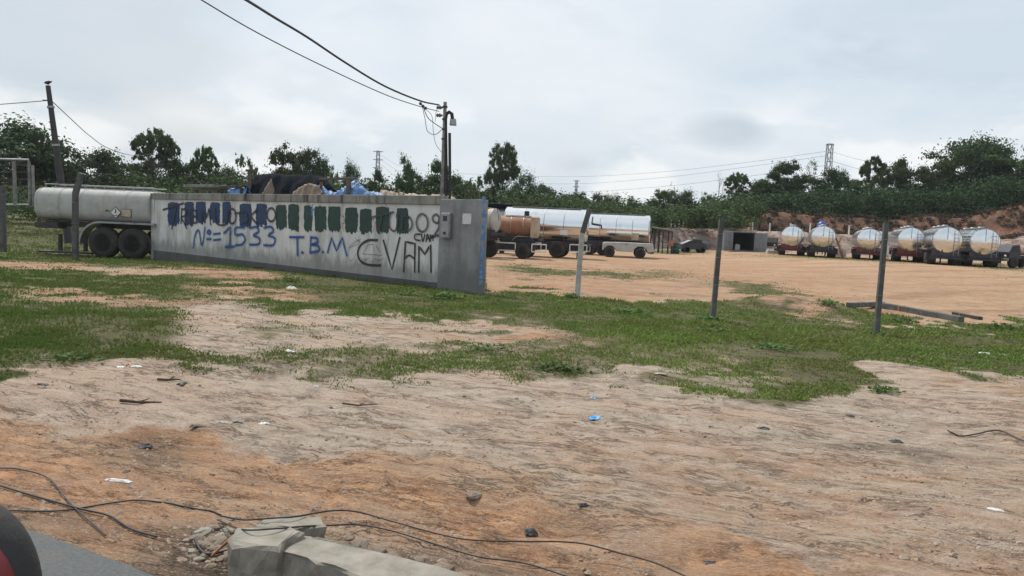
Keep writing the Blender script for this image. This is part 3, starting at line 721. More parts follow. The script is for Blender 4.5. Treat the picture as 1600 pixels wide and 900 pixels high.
# local: x to the left/right along the wall, -y away from the pillar? (rotated so that +y points to the camera side)
sgn = 1 if (Matrix.Rotation(WANG+PI, 3, 'Z') @ Vector((0, 1, 0))).dot(WN) > 0 else -1
MB().box((0, sgn*.05, mh/2), (mw, .1, mh)).build('housing', M['grey_steel'], mt, .01)
MB().box((0, sgn*.106, mh/2), (mw*.86, .012, mh*.92)).build('door', M['grey_steel'], mt, .004)
MB().box((0, sgn*.115, mh*.78), (mw*.42, .008, mh*.2)).build('window', M['glass_dark'], mt)
MB().box((0, sgn*.115, mh*.2), (mw*.26, .008, mh*.1)).build('lock', M['black'], mt)
pt, pw, ph = wthing('notice_plate', 'small blank white plate fixed on the pillar right of the meter box', 'plate', 723, 334, 737, 350, .02, None, None)
MB().box((0, sgn*.008, ph/2), (pw, .014, ph)).build('plate', M['white_litter'], pt)
for sx in (-1, 1):
    for sz_ in (.12, .88): MB().lathe([(0, .012), (.008, .01), (.01, 0)], 8, 'Y', (sx*pw*.42, sgn*.0155, ph*sz_)).build('screw', M['grey_steel'], pt)

# ---- spray paint: thin ribbons of paint lying on the plaster
def paintmat(name, col, soft, dens):
    t = NT(name); uv = t.n('ShaderNodeSeparateXYZ'); t.l(t.tc.outputs['UV'], uv.inputs[0])
    e = t.math('ABSOLUTE', t.math('SUBTRACT', uv.outputs['Y'], .5)); n = t.noise(t.coord(), 26, 6, .8)
    e = t.math('ADD', e, t.math('MULTIPLY', t.math('SUBTRACT', n, .5), .35))
    a = t.ramp(e, [(.5-soft, dens), (.5, 0.0)]); t.l(a, t.b.inputs['Alpha'])
    c = t.mix(t.ramp(t.noise(t.coord(), 9, 4, .7), [(.4, 0.0), (.7, 1.0)]), col, tuple(min(1, q*1.5+.01) for q in col)); t.col(c); t.set(Roughness=.6); return t.m
PM = {'black': paintmat('black spray', (.02, .02, .022), .2, .92), 'thin': paintmat('faint black line', (.06, .06, .06), .3, .6),
      'faded': paintmat('faded black spray', (.04, .04, .045), .25, .8),
      'blue': paintmat('blue spray', (.006, .05, .21), .22, .95), 'halo': paintmat('blue overspray', (.08, .22, .45), .5, .30),
      'red': paintmat('faint red marks', (.35, .05, .06), .3, .6), 'lblue': paintmat('light blue spray', (.05, .22, .5), .25, .8)}
wcount = [0]
def smooth_pts(p, k=6):
    if len(p) < 3: return [Vector(p[0]).lerp(Vector(p[1]), i/4) for i in range(5)]
    p = [Vector(q) for q in p]; out = []; q = [2*p[0]-p[1]]+p+[2*p[-1]-p[-2]]
    for i in range(1, len(q)-2):
        for j in range(k):
            t = j/k; a, b, c, d = q[i-1:i+3]
            out.append(.5*((2*b)+(c-a)*t+(2*a-5*b+4*c-d)*t*t+(3*b-3*c+d-a)*t**3))
    out.append(p[-1]); return out
def ribbon(name, strokes, width, mat, base=.012, curved=True):
    vs = []; fs = []; uvs = []
    for st in strokes:
        wcount[0] += 1; off = base+.0006*(wcount[0] % 40)
        pts = smooth_pts(st) if curved and len(st) > 2 else sum([[Vector(a).lerp(Vector(b), i/3) for i in range(3)] for a, b in zip(st, st[1:])], [])+[Vector(st[-1])]
        q = [Vector((*[0]*0, *(lambda u: (u[0], u[1]))(wl(p[0], p[1], off)), 0)) for p in pts]
        n = len(q); b0 = len(vs); d0 = (q[1]-q[0]).normalized(); d1 = (q[-1]-q[-2]).normalized(); q[0] -= d0*width*.25; q[-1] += d1*width*.25
        for i in range(n):
            d = (q[min(i+1, n-1)]-q[max(i-1, 0)]).normalized(); s = Vector((-d.y, d.x, 0))*width/2*random.uniform(.9, 1.1)
            for sg, uvv in ((1, 0), (-1, 1)):
                e = q[i]+s*sg; w_ = WD*e.x+WN*off+Vector((0, 0, e.y)); vs.append(tuple(w_)); uvs.append((i/n, uvv))
        fs += [(b0+2*i, b0+2*i+1, b0+2*i+3, b0+2*i+2) for i in range(n-1)]
    me = bpy.data.meshes.new(name); me.from_pydata(vs, [], fs); uv = me.uv_layers.new(name='UVMap')
    for l in me.loops: uv.data[l.index].uv = uvs[l.vertex_index]
    me.materials.append(mat); o = bpy.data.objects.new(name, me); COL.objects.link(o); o.parent = wall; return o
A = lambda L: [(220+x/4.5, 260+y/4.5) for x, y in L]     # enlarged left view -> photo
B = lambda L: [(490+x/4.5, 260+y/4.5) for x, y in L]     # enlarged right view -> photo
def circ(cx, cy, rx, ry, n=14, a0=0): return [(cx+rx*math.cos(a0+2*PI*i/n), cy+ry*math.sin(a0+2*PI*i/n)) for i in range(n+1)]
# paint blotches with ragged outlines
def blot(name, x0, x1, y0, y1, mat):
    wcount[0] += 1; off = .006+.0004*(wcount[0] % 10)
    n = 44; out = []
    for i in range(n):
        t = i/n*4; s = int(t); f = t-s
        x, y = [(x0+(x1-x0)*f, y0), (x1, y0+(y1-y0)*f), (x1-(x1-x0)*f, y1), (x0, y1-(y1-y0)*f)][s]
        cx, cy = (x0+x1)/2, (y0+y1)/2
        rx, ry = (x-cx)/((x1-x0)/2), (y-cy)/((y1-y0)/2); k = 1-.08*(abs(rx*ry))**2
        wob = random.uniform(-1, 1)
        x = cx+(x-cx)*k+wob*.8; y = cy+(y-cy)*k+random.uniform(-1, 1)*.8+(random.uniform(-2.5, 4) if s == 2 else 0)
        u, z = wl(x, y, off); out.append(WD*u+WN*off+Vector((0, 0, z)))
    c = sum(out, Vector())/n; vs = [c]+out
    return MB().add(vs, [(0, 1+i, 1+(i+1) % n) for i in range(n)]).build(name, mat, wall)
pb = pm('dark blue roller paint', (.008, .024, .08), (.016, .042, .13), 5, .6, 0, .1, (.03, .05, .1), .36)
pg = pm('dark green roller paint', (.008, .035, .028), (.016, .05, .038), 6, .6, 0, .1, (.03, .07, .055), .32)
for x0, x1, y0, y1 in [(262, 281, 316, 351), (288, 303, 315, 352), (305.5, 322, 315, 349), (328, 344, 316, 346), (347, 361, 315, 349), (374, 393, 318, 354), (399.5, 417, 318, 352)]:
    blot('paint_patch', x0, x1, y0, y1, pb)
for x0, x1, y0, y1 in [(431, 448, 320, 357), (450, 467, 319, 360), (475, 488, 321, 360), (491.5, 510, 322, 361), (512.5, 532, 322, 361), (539, 559, 324, 363), (561.5, 581, 326, 364), (587, 608, 323, 363), (619, 638.5, 325, 364)]:
    blot('paint_patch', x0, x1, y0, y1, pg)
ribbon('black_letters', [A([(155, 305), (205, 290), (300, 258)]), A([(250, 275), (238, 350), (215, 440)]), A([(285, 300), (282, 400)]), A([(285, 300), (325, 308), (312, 345), (282, 358), (300, 390), (320, 435)]),
    A([(385, 310), (345, 320), (350, 390), (395, 395)]), A([(350, 355), (390, 350)]), A([(425, 400), (432, 318), (458, 360), (478, 300)]), A([(478, 300), (490, 410)]), A([(520, 300), (528, 390), (560, 412), (598, 400), (608, 310)]),
    A(circ(640, 350, 28, 52, 12)), A([(660, 330), (700, 325)]), A([(700, 320), (740, 330), (745, 385), (712, 400)]), A([(815, 305), (775, 350), (812, 400)]), A(circ(915, 340, 30, 47, 14, 3.4))], .085, PM['black'])
ribbon('black_letters', [B([(400, 360), (480, 342), (560, 322)]), B([(480, 345), (470, 400), (460, 470)]), B([(538, 330), (530, 415), (560, 455), (583, 430), (590, 345)]), B([(622, 350), (620, 452)]), B([(622, 350), (672, 358), (692, 405), (672, 448), (620, 455)]),
    B(circ(762, 397, 40, 62, 16, 2)), B([(842, 388), (836, 355), (862, 338), (882, 362), (874, 398), (848, 392)]), B([(882, 372), (880, 430), (842, 494), (868, 484), (900, 496)])], .078, PM['faded'])
ribbon('black_letters', [B([(748, 476), (716, 478), (708, 500), (722, 517), (750, 520)]), B([(757, 476), (768, 526), (782, 480)]), B([(790, 527), (800, 478), (816, 526)]), B([(794, 507), (812, 506)]), B([(820, 526), (822, 482), (830, 505), (838, 484), (840, 522)])], .055, PM['black'])
ribbon('black_letters', [B([(447, 518), (385, 520), (332, 552), (310, 605), (328, 662), (385, 692), (470, 696)])], .085, PM['black'])
ribbon('black_letters', [B([(490, 520), (550, 725), (605, 500)]), B([(632, 740), (645, 530), (712, 543), (709, 742)]), B([(738, 742), (740, 560), (780, 617), (822, 550), (825, 742)])], .075, PM['black'], .012, False)
ribbon('black_letters', [B([(640, 645), (672, 625), (708, 650)])], .06, PM['black'])
N1 = [A([(368, 572), (376, 500), (398, 448), (412, 470), (424, 548), (436, 530), (450, 430)]), A(circ(478, 462, 11, 12, 10)), A([(462, 511), (492, 510)]), A([(510, 476), (556, 470)]), A([(510, 518), (560, 512)]),
      A([(728, 430), (666, 432), (664, 480), (712, 478), (732, 515), (708, 548), (664, 553)]), A([(765, 434), (812, 426), (826, 458), (792, 484), (832, 505), (826, 545), (764, 551)]), A([(865, 432), (912, 424), (930, 455), (896, 484), (940, 505), (928, 552), (864, 554)])]
N2 = [A([(583, 470), (627, 425), (626, 562)]), A([(595, 566), (656, 562)]), A([(1045, 497), (1145, 497)]), A([(1098, 498), (1100, 625)]), A([(1130, 604), (1140, 607)]), A([(1195, 497), (1190, 605)]),
      B([(60, 600), (68, 603)]), B([(98, 605), (125, 502), (160, 592), (200, 500), (232, 625)])]
N3 = [A([(1195, 500), (1235, 505), (1238, 535), (1200, 548), (1245, 560), (1250, 592), (1190, 606)])]
ribbon('overspray', N1+N3, .19, PM['halo'], .008); ribbon('overspray', N2, .19, PM['halo'], .008, False)
ribbon('blue_letters', N1+N3, .075, PM['blue']); ribbon('blue_letters', N2, .08, PM['blue'], .012, False)
ribbon('blue_mark', [A([(1205, 270), (1203, 345)]), A([(1198, 310), (1222, 300)])], .06, PM['lblue'])
ribbon('line_drawing', [B([(345, 615), (380, 552), (415, 546)]), B([(415, 546), (428, 620)]), B([(440, 560), (482, 625), (345, 615)])], .025, PM['thin'], .012, False)
ribbon('line_drawing', [B([(330, 640), (356, 656), (386, 646)]), B([(430, 650), (460, 661), (490, 648)]), B([(330, 508), (262, 565), (240, 610), (252, 662), (285, 640), (330, 560)]), B([(290, 500), (320, 540), (240, 575)]), B([(250, 560), (300, 520), (330, 530)])], .022, PM['thin'])
ribbon('red_marks', [B([(205, 335), (212, 380), (204, 420), (214, 460)]), B([(420, 370), (428, 410), (418, 460)]), B([(200, 350), (216, 352)]), B([(200, 400), (216, 402)])], .03, PM['red'])

# ------------------------------------------------------------------ things behind the wall top
OFFB = -.9
def WB(px, py, off=OFFB): return W(px, py, off)
def drape(name, label, cat, ridge, base_y, mat, wid=1.1, off=OFFB, sag=.05, seed=1, group=None):
    """sheet thrown over a ridge: front and back slopes with folds; ridge points in photo pixels"""
    rp = [WB(x, y, off) for x, y in ridge]; rs = []
    for a, b in zip(rp, rp[1:]):
        for i in range(8): rs.append(a.lerp(b, i/8))
    rs.append(rp[-1]); n = len(rs); m = 14; vs = []
    for i, p in enumerate(rs):
        for j in range(m+1):
            t = j/m*2-1
            zb = 1.85; h = p.z-zb
            z = zb+h*(1-abs(t)**1.3); q = p+WN*(t*wid/2); q.z = z
            nn = mnoise.noise(Vector((i*.35+seed*9, j*.55, seed)))*sag+mnoise.noise(Vector((i*.9, j*1.3+seed*5, 3)))*sag*.5
            q += WN*nn; q.z += nn*.6*(1-abs(t)*.3); vs.append(q)
    fs = [(i*(m+1)+j, i*(m+1)+j+1, (i+1)*(m+1)+j+1, (i+1)*(m+1)+j) for i in range(n-1) for j in range(m)]
    o = MB().add(vs, fs, True).build(name, mat)
    s = o.modifiers.new('thickness', 'SOLIDIFY'); s.thickness = .012
    return tag(o, label, cat, group)
drape('black_tarp', 'black plastic sheet draped high behind the graffiti wall', 'tarp', [(396, 292), (401, 273), (425, 271), (455, 273), (482, 272), (505, 275), (512, 284), (522, 296)], 0, M['black_tarp'], 1.2, -1.1, .10, 1)
drape('cardboard_sheet', 'brown crumpled board against the right side of the black tarp', 'board', [(458, 301), (470, 291), (482, 286), (496, 289), (504, 300)], 0, M['brown_board'], .35, -.35, .04, 2)
drape('cardboard_sheet', 'narrow upright brown board against the left part of the black tarp', 'board', [(411, 300), (418, 288), (424, 279), (429, 297)], 0, M['brown_board'], .25, -.38, .03, 3)
drape('blue_tarp', 'crumpled blue tarp hanging over rails behind the wall', 'tarp', [(503, 288), (512, 298), (522, 300), (535, 296), (545, 287), (556, 281), (566, 290), (575, 299), (590, 301), (604, 304)], 0, M['blue_tarp'], .8, -.75, .12, 4)
drape('blue_tarp_strip', 'small strip of blue tarp lying left of the black tarp', 'tarp', [(352, 299), (362, 294), (375, 291), (388, 291)], 0, M['blue_tarp'], .5, -.6, .05, 5)
drape('beige_sheeting', 'long pale beige crumpled sheeting lying behind the wall top next to the meter pole', 'sheeting', [(590, 304), (598, 297), (608, 298), (620, 301), (640, 302), (655, 304), (672, 305), (690, 303), (705, 306), (712, 310)], 0, M['beige_sheet'], .9, -.9, .08, 6)
t = thing('rail_frame', 'rough grey timber frame holding up the blue tarp', 'frame', tuple(WB(545, 300, -.6).xy)+(0,))
o0 = Vector(t.location)
MB().bar(WB(500, 280, -.6)-o0, WB(557, 279, -.6)-o0, .09, .07).build('rail', M['wood'], t, .006)
a = WB(545, 280, -.52); MB().bar(Vector((a.x, a.y, 0))-o0, Vector((a.x, a.y, a.z-.02))-o0, .12, .12).build('post', M['wood'], t, .006)
a = WB(502, 282, -.62); MB().bar(Vector((a.x, a.y, 0))-o0, Vector((a.x, a.y, a.z-.03))-o0, .08, .08).build('post', M['wood'], t, .006)
a = WB(391, 268, -.8); t = thing('timber_post', 'grey rough timber post at the left end of the black tarp', 'post', (a.x, a.y, 0)); MB().bar((0, 0, 0), (0, 0, a.z), .13, .13).build('post_shaft', M['wood'], t, .008); MB().box((.02, 0, a.z+.03), (.3, .16, .07)).build('cap', M['wood'], t, .006)
a = WB(325, 289, -.8); b = WB(303, 291, -.8); c_ = WB(347, 291, -.8)
t = thing('concrete_slab', 'thin grey slab lying flat behind the wall top left of the tarps', 'slab', (a.x, a.y, 0))
MB().bar(Vector((b.x, b.y, a.z-.06))-Vector((a.x, a.y, 0)), Vector((c_.x, c_.y, a.z-.06))-Vector((a.x, a.y, 0)), .8, .1).build('slab_top', M['concrete'], t, .01)
for k in (-.45, .45): MB().bar((WD.x*k, WD.y*k, 0), (WD.x*k, WD.y*k, a.z-.12), .14, .14).build('support', M['concrete'], t)
b = WB(343, 292, -.5); c_ = WB(384, 291, -.5); t = thing('dark_plank', 'dark plank resting along the wall top left of the black tarp', 'plank', tuple(b))
MB().bar((0, 0, 0), c_-b, .12, .06).build('plank', M['dark_steel'], t, .005)
d_ = (c_-b); MB().bar(d_*.25+Vector((0, 0, -.04)), Vector((d_.x*.25, d_.y*.25, -b.z)), .08, .08).build('leg', M['dark_steel'], t); MB().bar(d_*.85+Vector((0, 0, -.04)), Vector((d_.x*.85, d_.y*.85, -b.z)), .08, .08).build('leg', M['dark_steel'], t)
a = WB(627, 303, -.25); t = thing('rusty_box', 'small rusty open box standing on the beige sheeting', 'box', tuple(a-Vector((0, 0, .05))))
for q in ((-.06, 0), (.06, 0)): MB().box((q[0], q[1], .06), (.015, .12, .13)).build('side_plate', M['rust'], t)
MB().box((0, 0, .01), (.105, .12, .02)).build('base_plate', M['rust'], t)

# ------------------------------------------------------------------ utility poles and wires
pp = W(690.5, 300, -.35); PB = Vector((pp.x, pp.y, 0)); ptz = P(690, 159, PB.y).z
pole = thing('meter_pole', 'slim concrete service pole with black conduits rising behind the pillar', 'utility pole', tuple(PB))
MB().box((0, 0, ptz/2), (.085, .085, ptz), None, .92).build('pole_shaft', M['concrete'], pole, .008)
for k, dz in enumerate((.12, .42, .66, .9)): MB().box((0, 0, ptz-dz), (.115, .115, .035)).build('clamp', M['dark_steel'], pole)
cx = P(696.5, 300, PB.y).x-PB.x; ctz = P(696, 182, PB.y).z
gx = [P(x, y, PB.y)-PB for x, y in ((696, 200), (696, 186), (697.5, 178), (702, 175), (706, 178), (707, 186))]
MB().tube([(cx+.03, -.02, .2), (cx+.01, -.02, ctz*.6)]+[g for g in gx], .045, 10).build('conduit', M['black'], pole)
MB().tube([(cx+.15, -.06, .2), (cx+.10, -.05, 2.6), (cx+.045, -.04, ctz-.4)], .035, 8).build('conduit', M['black'], pole)
g = gx[-1]; MB().box((g.x+.015, .03, g.z-.07), (.17, .14, .16), None, .85).build('weather_head', M['grey_steel'], pole, .015)
for k, zz in ((0, ptz-.14), (1, ptz-.33)):
    MB().lathe([(-.16, .02), (-.13, .05), (-.1, .03), (-.07, .055), (-.04, .03), (0, .02)], 12, 'X', (-.05, 0, zz)).build('insulator', M['concrete'], pole)
lb = P(97, 300, 34); lt = P(75, 134, 34)
dr = (lt-lb); LB = lb-dr*(lb.z/dr.z)
lp = thing('leaning_pole', 'dark utility pole leaning left behind the white tank trailer', 'utility pole', tuple(LB))
MB().tube([(0, 0, 0), (lt-LB)*.5, lt-LB], [.17, .14, .10], 12).build('pole_shaft', M['dark_steel'], lp)
for f in (.62, .86):
    MB().tube([(lt-LB)*f, (lt-LB)*(f+.012)], .18-f*.03, 12).build('band', M['grey_steel'], lp)
a = (lt-LB)*.985; MB().bar(a+Vector((-.25, 0, -.55)), a+Vector((0, 0, -.55)), .05, .05).build('bracket', M['dark_steel'], lp)
# perched bird
bd = MB(); b0 = lt+Vector((0, 0, .02))
pr = [(-.26, .012), (-.2, .045), (-.08, .085), (.04, .10), (.13, .075), (.18, .045), (.225, .05), (.26, .04), (.285, .014), (.33, .004)]
n = 12; vs = []
for a_, r_ in pr:
    zc = .14+.10*max(0, a_)*2.2+.1*min(0, a_)
    for k in range(n): th = 2*PI*k/n; vs.append((a_, r_*math.cos(th)*.85, zc+r_*math.sin(th)))
bd.add(vs, [(i*n+k, i*n+(k+1) % n, (i+1)*n+(k+1) % n, (i+1)*n+k) for i in range(len(pr)-1) for k in range(n)], True)
for s in (-1, 1): bd.tube([(.02, s*.03, .12), (.025, s*.035, .0)], .01, 6); bd.add([(-.12, s*.075, .2), (.1, s*.09, .2), (.02, s*.1, .08), (-.3, s*.03, .1)], [(0, 1, 2, 3)])
o = bd.build('perched_bird', M['feather']); o.location = b0; o.scale = (.62, .8, .85); tag(o, 'black bird perched on the tip of the leaning pole', 'bird')
def wire(name, label, pts, r, cat='cable', mat='cable', group=None):
    q = [Vector(p) for p in smooth_pts(pts, 7)] if len(pts) > 2 else [Vector(p) for p in pts]
    o = MB().tube(q, r, 6).build(name, M[mat]); return tag(o, label, cat, group)
D = lambda L, d0, d1: [P(x, y, d0+(d1-d0)*i/(len(L)-1)) for i, (x, y) in enumerate(L)]
wire('service_cable', 'thick black service cable sagging from the top of the photo to the meter pole', D([(330, -32), (385, 0), (430, 28), (480, 58), (540, 98), (600, 134), (655, 157), (686, 164)], 8.5, PB.y-.1), .019)
wire('service_cable', 'thin upper-left service wire running below the thick cable to the meter pole', D([(270, -28), (315, 0), (400, 50), (500, 101), (600, 147), (655, 166), (686, 174)], 8.0, PB.y-.05), .009)
wire('drooping_wire', 'longest wire loop drooping from the cable splice into the pole', D([(659, 163), (664, 185), (668, 205), (680, 210), (690, 203)], PB.y-.2, PB.y), .008)
wire('drooping_wire', 'middle wire loop from the cable splice to the pole', D([(661, 166), (668, 183), (678, 192), (690, 200)], PB.y-.2, PB.y-.02), .010)
wire('drooping_wire', 'short pale wire arching up close beside the pole top', D([(688, 165), (682, 172), (680, 190)], PB.y-.1, PB.y-.12), .006)
wire('drooping_wire', 'thin grey wire hanging down to mid height of the meter pole', D([(665, 170), (675, 182), (677, 205), (681, 225), (690, 238)], PB.y-.2, PB.y-.02), .006)
for x, y, lab in ((657, 162, 'left splice connector on the service cable'), (661, 166, 'middle splice connector on the service cable'), (665, 169, 'right splice connector on the service cable')):
    q = P(x, y, PB.y-.2); o = MB().box((0, 0, 0), (.05, .05, .07)).box((0, 0, .0), (.075, .03, .03)).build('cable_connector', M['cable'], None, .006); o.location = q; tag(o, 'black '+lab, 'connector')
wire('overhead_wire', 'thin wire running from the left edge to the leaning pole', [P(-60, 166, 33), P(0, 163, 33.5), P(76, 157, 34)], .018)
wire('overhead_wire', 'thin wire sagging right from the leaning pole towards the trees', [P(79, 156, 34), P(110, 185, 38), P(140, 212, 43), P(170, 232, 50), P(210, 243, 60), P(240, 240, 80)], .02)
# lattice pylons and their lines
def pylon(px, top, bot, w0, w1, Y, label, arms=True):
    a = P(px, top, Y); zb = tz(a.x, Y); H = a.z-zb; t = thing('lattice_pylon', label, 'pylon', (a.x, Y, zb)); W0 = w0/F*Y; W1 = w1/F*Y
    th = max(.09, Y*.0006); m = MB(); n = 9
    def cn(k, i): w = (W1+(W0-W1)*k)/2; return Vector(((-1, 1, 1, -1)[i]*w, (-1, -1, 1, 1)[i]*w, H*k))
    for i in range(4): m.bar(cn(0, i), cn(1, i), th*1.4)
    m.build('leg_frame', M['grey_steel'], t)
    m = MB()
    for j in range(n):
        for i in range(4): m.bar(cn(j/n, i), cn((j+1)/n, (i+1) % 4), th); m.bar(cn((j+1)/n, i), cn((j+1)/n, (i+1) % 4), th)
    m.build('bracing', M['grey_steel'], t)
    for k in ((1.0, .88, .76) if arms else (1.0,)):
        MB().bar((-W0*(1.9 if arms else .9), 0, H*k-.2), (W0*(1.9 if arms else .9), 0, H*k-.2), th*1.6).build('cross_arm', M['grey_steel'], t)
    return t
pylon(1297, 225, 265, 7, 10, 190, 'big grey lattice pylon rising above the trees on the hill', False)
pylon(591, 236, 270, 4, 8, 320, 'small distant lattice pylon above the trees behind the blue tarp')
pylon(901, 282, 308, 2.5, 5, 380, 'tiny far lattice pylon above the joint between the two polished tanks')
for k, (y0, ym, ye, lab) in enumerate([(236, 276, 270, 'topmost'), (243, 287, 279, 'second'), (258, 300, 292, 'lowest')]):
    wire('power_line', lab+' power line sweeping left from the big pylon', [P(1294, y0, 190), P(1180, y0+16, 205), P(1040, (y0+ym)/2+12, 230), P(900, ym, 260), P(760, ym-3, 290), P(640, ye-6, 320), P(594, 242+k*7, 320)], .035)
for k, (y0, y1, lab) in enumerate([(237, 262, 'upper'), (252, 282, 'lower')]):
    wire('power_line', lab+' power line running right from the big pylon', [P(1300, y0, 190), P(1350, y0+14, 180), P(1480, y1+14, 170), P(1700, y1+10, 160)], .03)

# ------------------------------------------------------------------ fence posts
def fpost(px, base, top, bend, w, label, mat, Yd=None, name='fence_post', lean=0):
    b = GT(px, base) if Yd is None else Vector((XatPx(px, Yd), Yd, tz(XatPx(px, Yd), Yd)))
    if Yd is not None: b = Vector((P(px, base, Yd).x, Yd, P(px, base, Yd).z))
    t = thing(name, label, 'fence post', tuple(b-Vector((0, 0, .0)))); Z = P(px, top, b.y).z-b.z
    zb = Z*.74 if bend else Z
    tx = lean
    m = MB(); pts = [(0, -.25)] + [(tx*zb*i/4, zb*i/4) for i in range(5)]
    rings = []
    for i, (x, z) in enumerate(pts):
        s = w/2*(1.05-.12*i/5); dx = random.uniform(-.004, .004)
        rings.append([(x+dx+a*s, c*s, z) for a, c in ((-1, -.8), (-.8, -1), (.8, -1), (1, -.8), (1, .8), (.8, 1), (-.8, 1), (-1, .8))])
    n = 8; m.add([p for r_ in rings for p in r_], [(i*n+k, i*n+(k+1) % n, (i+1)*n+(k+1) % n, (i+1)*n+k) for i in range(len(rings)-1) for k in range(n)]+[tuple((len(rings)-1)*n+k for k in range(n))])
    m.build('post_shaft', M[mat], t)
    if bend:
        MB().bar((tx*zb, 0, zb-.03), (tx*zb+bend, -.02, Z), w*.95, w*.95).build('angled_top', M['post_dark'], t, .01)
    mm = MB()
    for zz in (.35, .62, .85):
        mm.tube([(tx*Z*zz-w*.56, -w*.55, Z*zz), (tx*Z*zz+w*.56, -w*.55, Z*zz+.004)], .004, 5)
    mm.build('tie_wire', M['grey_steel'], t)
    return t, Z
fpost(901.5, 464, 326, .14, .12, 'pale concrete fence post with a dark bent top, left of three by the yard', 'concrete_pale', None, lean=.03)
fpost(1113.5, 500, 341, 0, .088, 'dark straight concrete fence post, middle of the three by the yard', 'post_dark', None, lean=.02)
fpost(1369, 522, 347, 0, .09, 'grey straight fence post standing by the fallen beam', 'post_dark', None, lean=.005)
fpost(118, 391, 270, .22, .17, 'old grey concrete post with bent top in front of the white tank trailer', 'post_dark', 25.5, lean=0)
fpost(4, 382, 290, 0, .18, 'dark concrete post at the left edge of the photo', 'post_dark', 24, lean=0)
# left wire-mesh gate frame
gY = 38; t = thing('mesh_gate', 'tall grey pipe-framed mesh gate at the left edge of the photo', 'gate', tuple(P(20, 322, gY)))
o0 = Vector(t.location); q = lambda x, y: P(x, y, gY)-o0
MB().tube([q(-30, 248), q(45, 250)], .06, 8).build('top_rail', M['grey_steel'], t)
MB().tube([q(-30, 320), q(48, 320)], .05, 8).build('bottom_rail', M['grey_steel'], t)
for x in (22, 45, 51): MB().tube([q(x, 252 if x < 50 else 258), q(x+2, 322)], .09 if x == 22 else .07, 8).build('upright', M['concrete'], t)
m = MB()
for k in range(17): x = -28+k*4.4; m.tube([q(x, 250), q(x, 320)], .012, 4)
for k in range(6): y = 258+k*11; m.tube([q(-28, y), q(44, y)], .012, 4)
m.build('mesh_infill', M['dark_steel'], t)

# far fence posts on the bank
GP = 'row of white posts along the eroded bank'
for i, (px, ty) in enumerate([(1030, 345), (1041, 345), (1047, 344), (1053, 344), (1059, 344), (1066, 345), (1092, 345), (1146, 347), (1174, 348), (1201, 349), (1233, 349), (1264, 349), (1325, 353)]):
    Y = 89; x = XatPx(px, Y); z = tz(x, Y); H = P(px, ty, Y).z-z
    lab = ['thin white fence post leftmost on the far bank, above the open shed', 'second white fence post from the left on the far bank', 'third white fence post from the left on the far bank', 'fourth white fence post from the left on the far bank', 'fifth white fence post from the left on the far bank', 'sixth white fence post from the left on the far bank',
           'lone white fence post left of the middle fence post on the far bank', 'white fence post above the left door of the container', 'white fence post above the right door of the container', 'white fence post between the container and the first round tank', 'white fence post above the first round tank', 'white fence post above the gap between the first two tanks', 'white fence post right of the blue drum on the far bank'][i]
    t = thing('bank_post', lab, 'fence post', (x, Y, z), 0, GP)
    MB().box((0, 0, H/2), (.13, .13, H), None, .9).build('post_shaft', M['white_metal'], t)
    MB().box((0, 0, H+.02), (.16, .16, .05)).build('cap', M['white_metal'], t)

# ------------------------------------------------------------------ tankers
def wheel(parent, x, y, r, w, rim='dark_steel'):
    o = MB().lathe([(-w/2, r*.55), (-w/2, r*.88), (-w*.38, r*.97), (-w*.2, r), (w*.2, r), (w*.38, r*.97), (w/2, r*.88), (w/2, r*.55)], 28, 'Y', (0, 0, 0)).build('wheel', M['tyre'], parent); o.location = (x, y, r)
    s = 1 if y > 0 else -1
    rm = MB().lathe([(s*w*.5, r*.56), (s*w*.32, r*.5), (s*w*.25, r*.2), (s*w*.48, r*.16), (s*w*.48, 0)], 20, 'Y').build('rim', M[rim], o)
    return o
def tank(parent, L, r, zc, mat, end_mat, seg=4, x0=0, ends=(1, 1), rib='grey_steel', nseg=26, flat=1.0):
    b = MB().lathe([(x0, r), (x0+L, r)], 48, 'X', (0, 0, zc)); o = b.build('tank_body', mat, parent)
    if flat != 1: pass
    for k in range(seg+1):
        x = x0+L*k/seg; MB().lathe([(x-.02, r+.002), (x-.017, r+.014), (x+.017, r+.014), (x+.02, r+.002)], 48, 'X', (0, 0, zc)).build('tank_band', M[rib], o)
    for e, sx, xx in ((ends[0], -1, x0), (ends[1], 1, x0+L)):
        pr = [(xx, r*.99), (xx+sx*.05, r*.965), (xx+sx*.10, r*.84), (xx+sx*.155, r*.5), (xx+sx*.18, r*.16), (xx+sx*.183, 0)]
        d = MB().lathe(pr if sx < 0 else pr, nseg, 'X', (0, 0, zc), False).build('end_dish', end_mat, parent)
        if e: MB().bar((xx+sx*.19, 0, zc+r*.05), (xx+sx*.09, 0, zc+r*.93), .035).build('dish_strap', M['dark_steel'], d)
    return o
def topgear(parent, L, r, zc, mat='grey_steel', x0=0):
    MB().bar((x0+.3, 0, zc+r+.05), (x0+L-.3, 0, zc+r+.05), .45, .03).build('walkway', M[mat], parent)
    for k in range(3):
        x = x0+L*(.2+.3*k); MB().lathe([(0, .24), (.09, .24), (.13, .2), (.15, 0)], 18, 'Z', (x, 0, zc+r+.06)).build('manhole_lid', M[mat], parent)
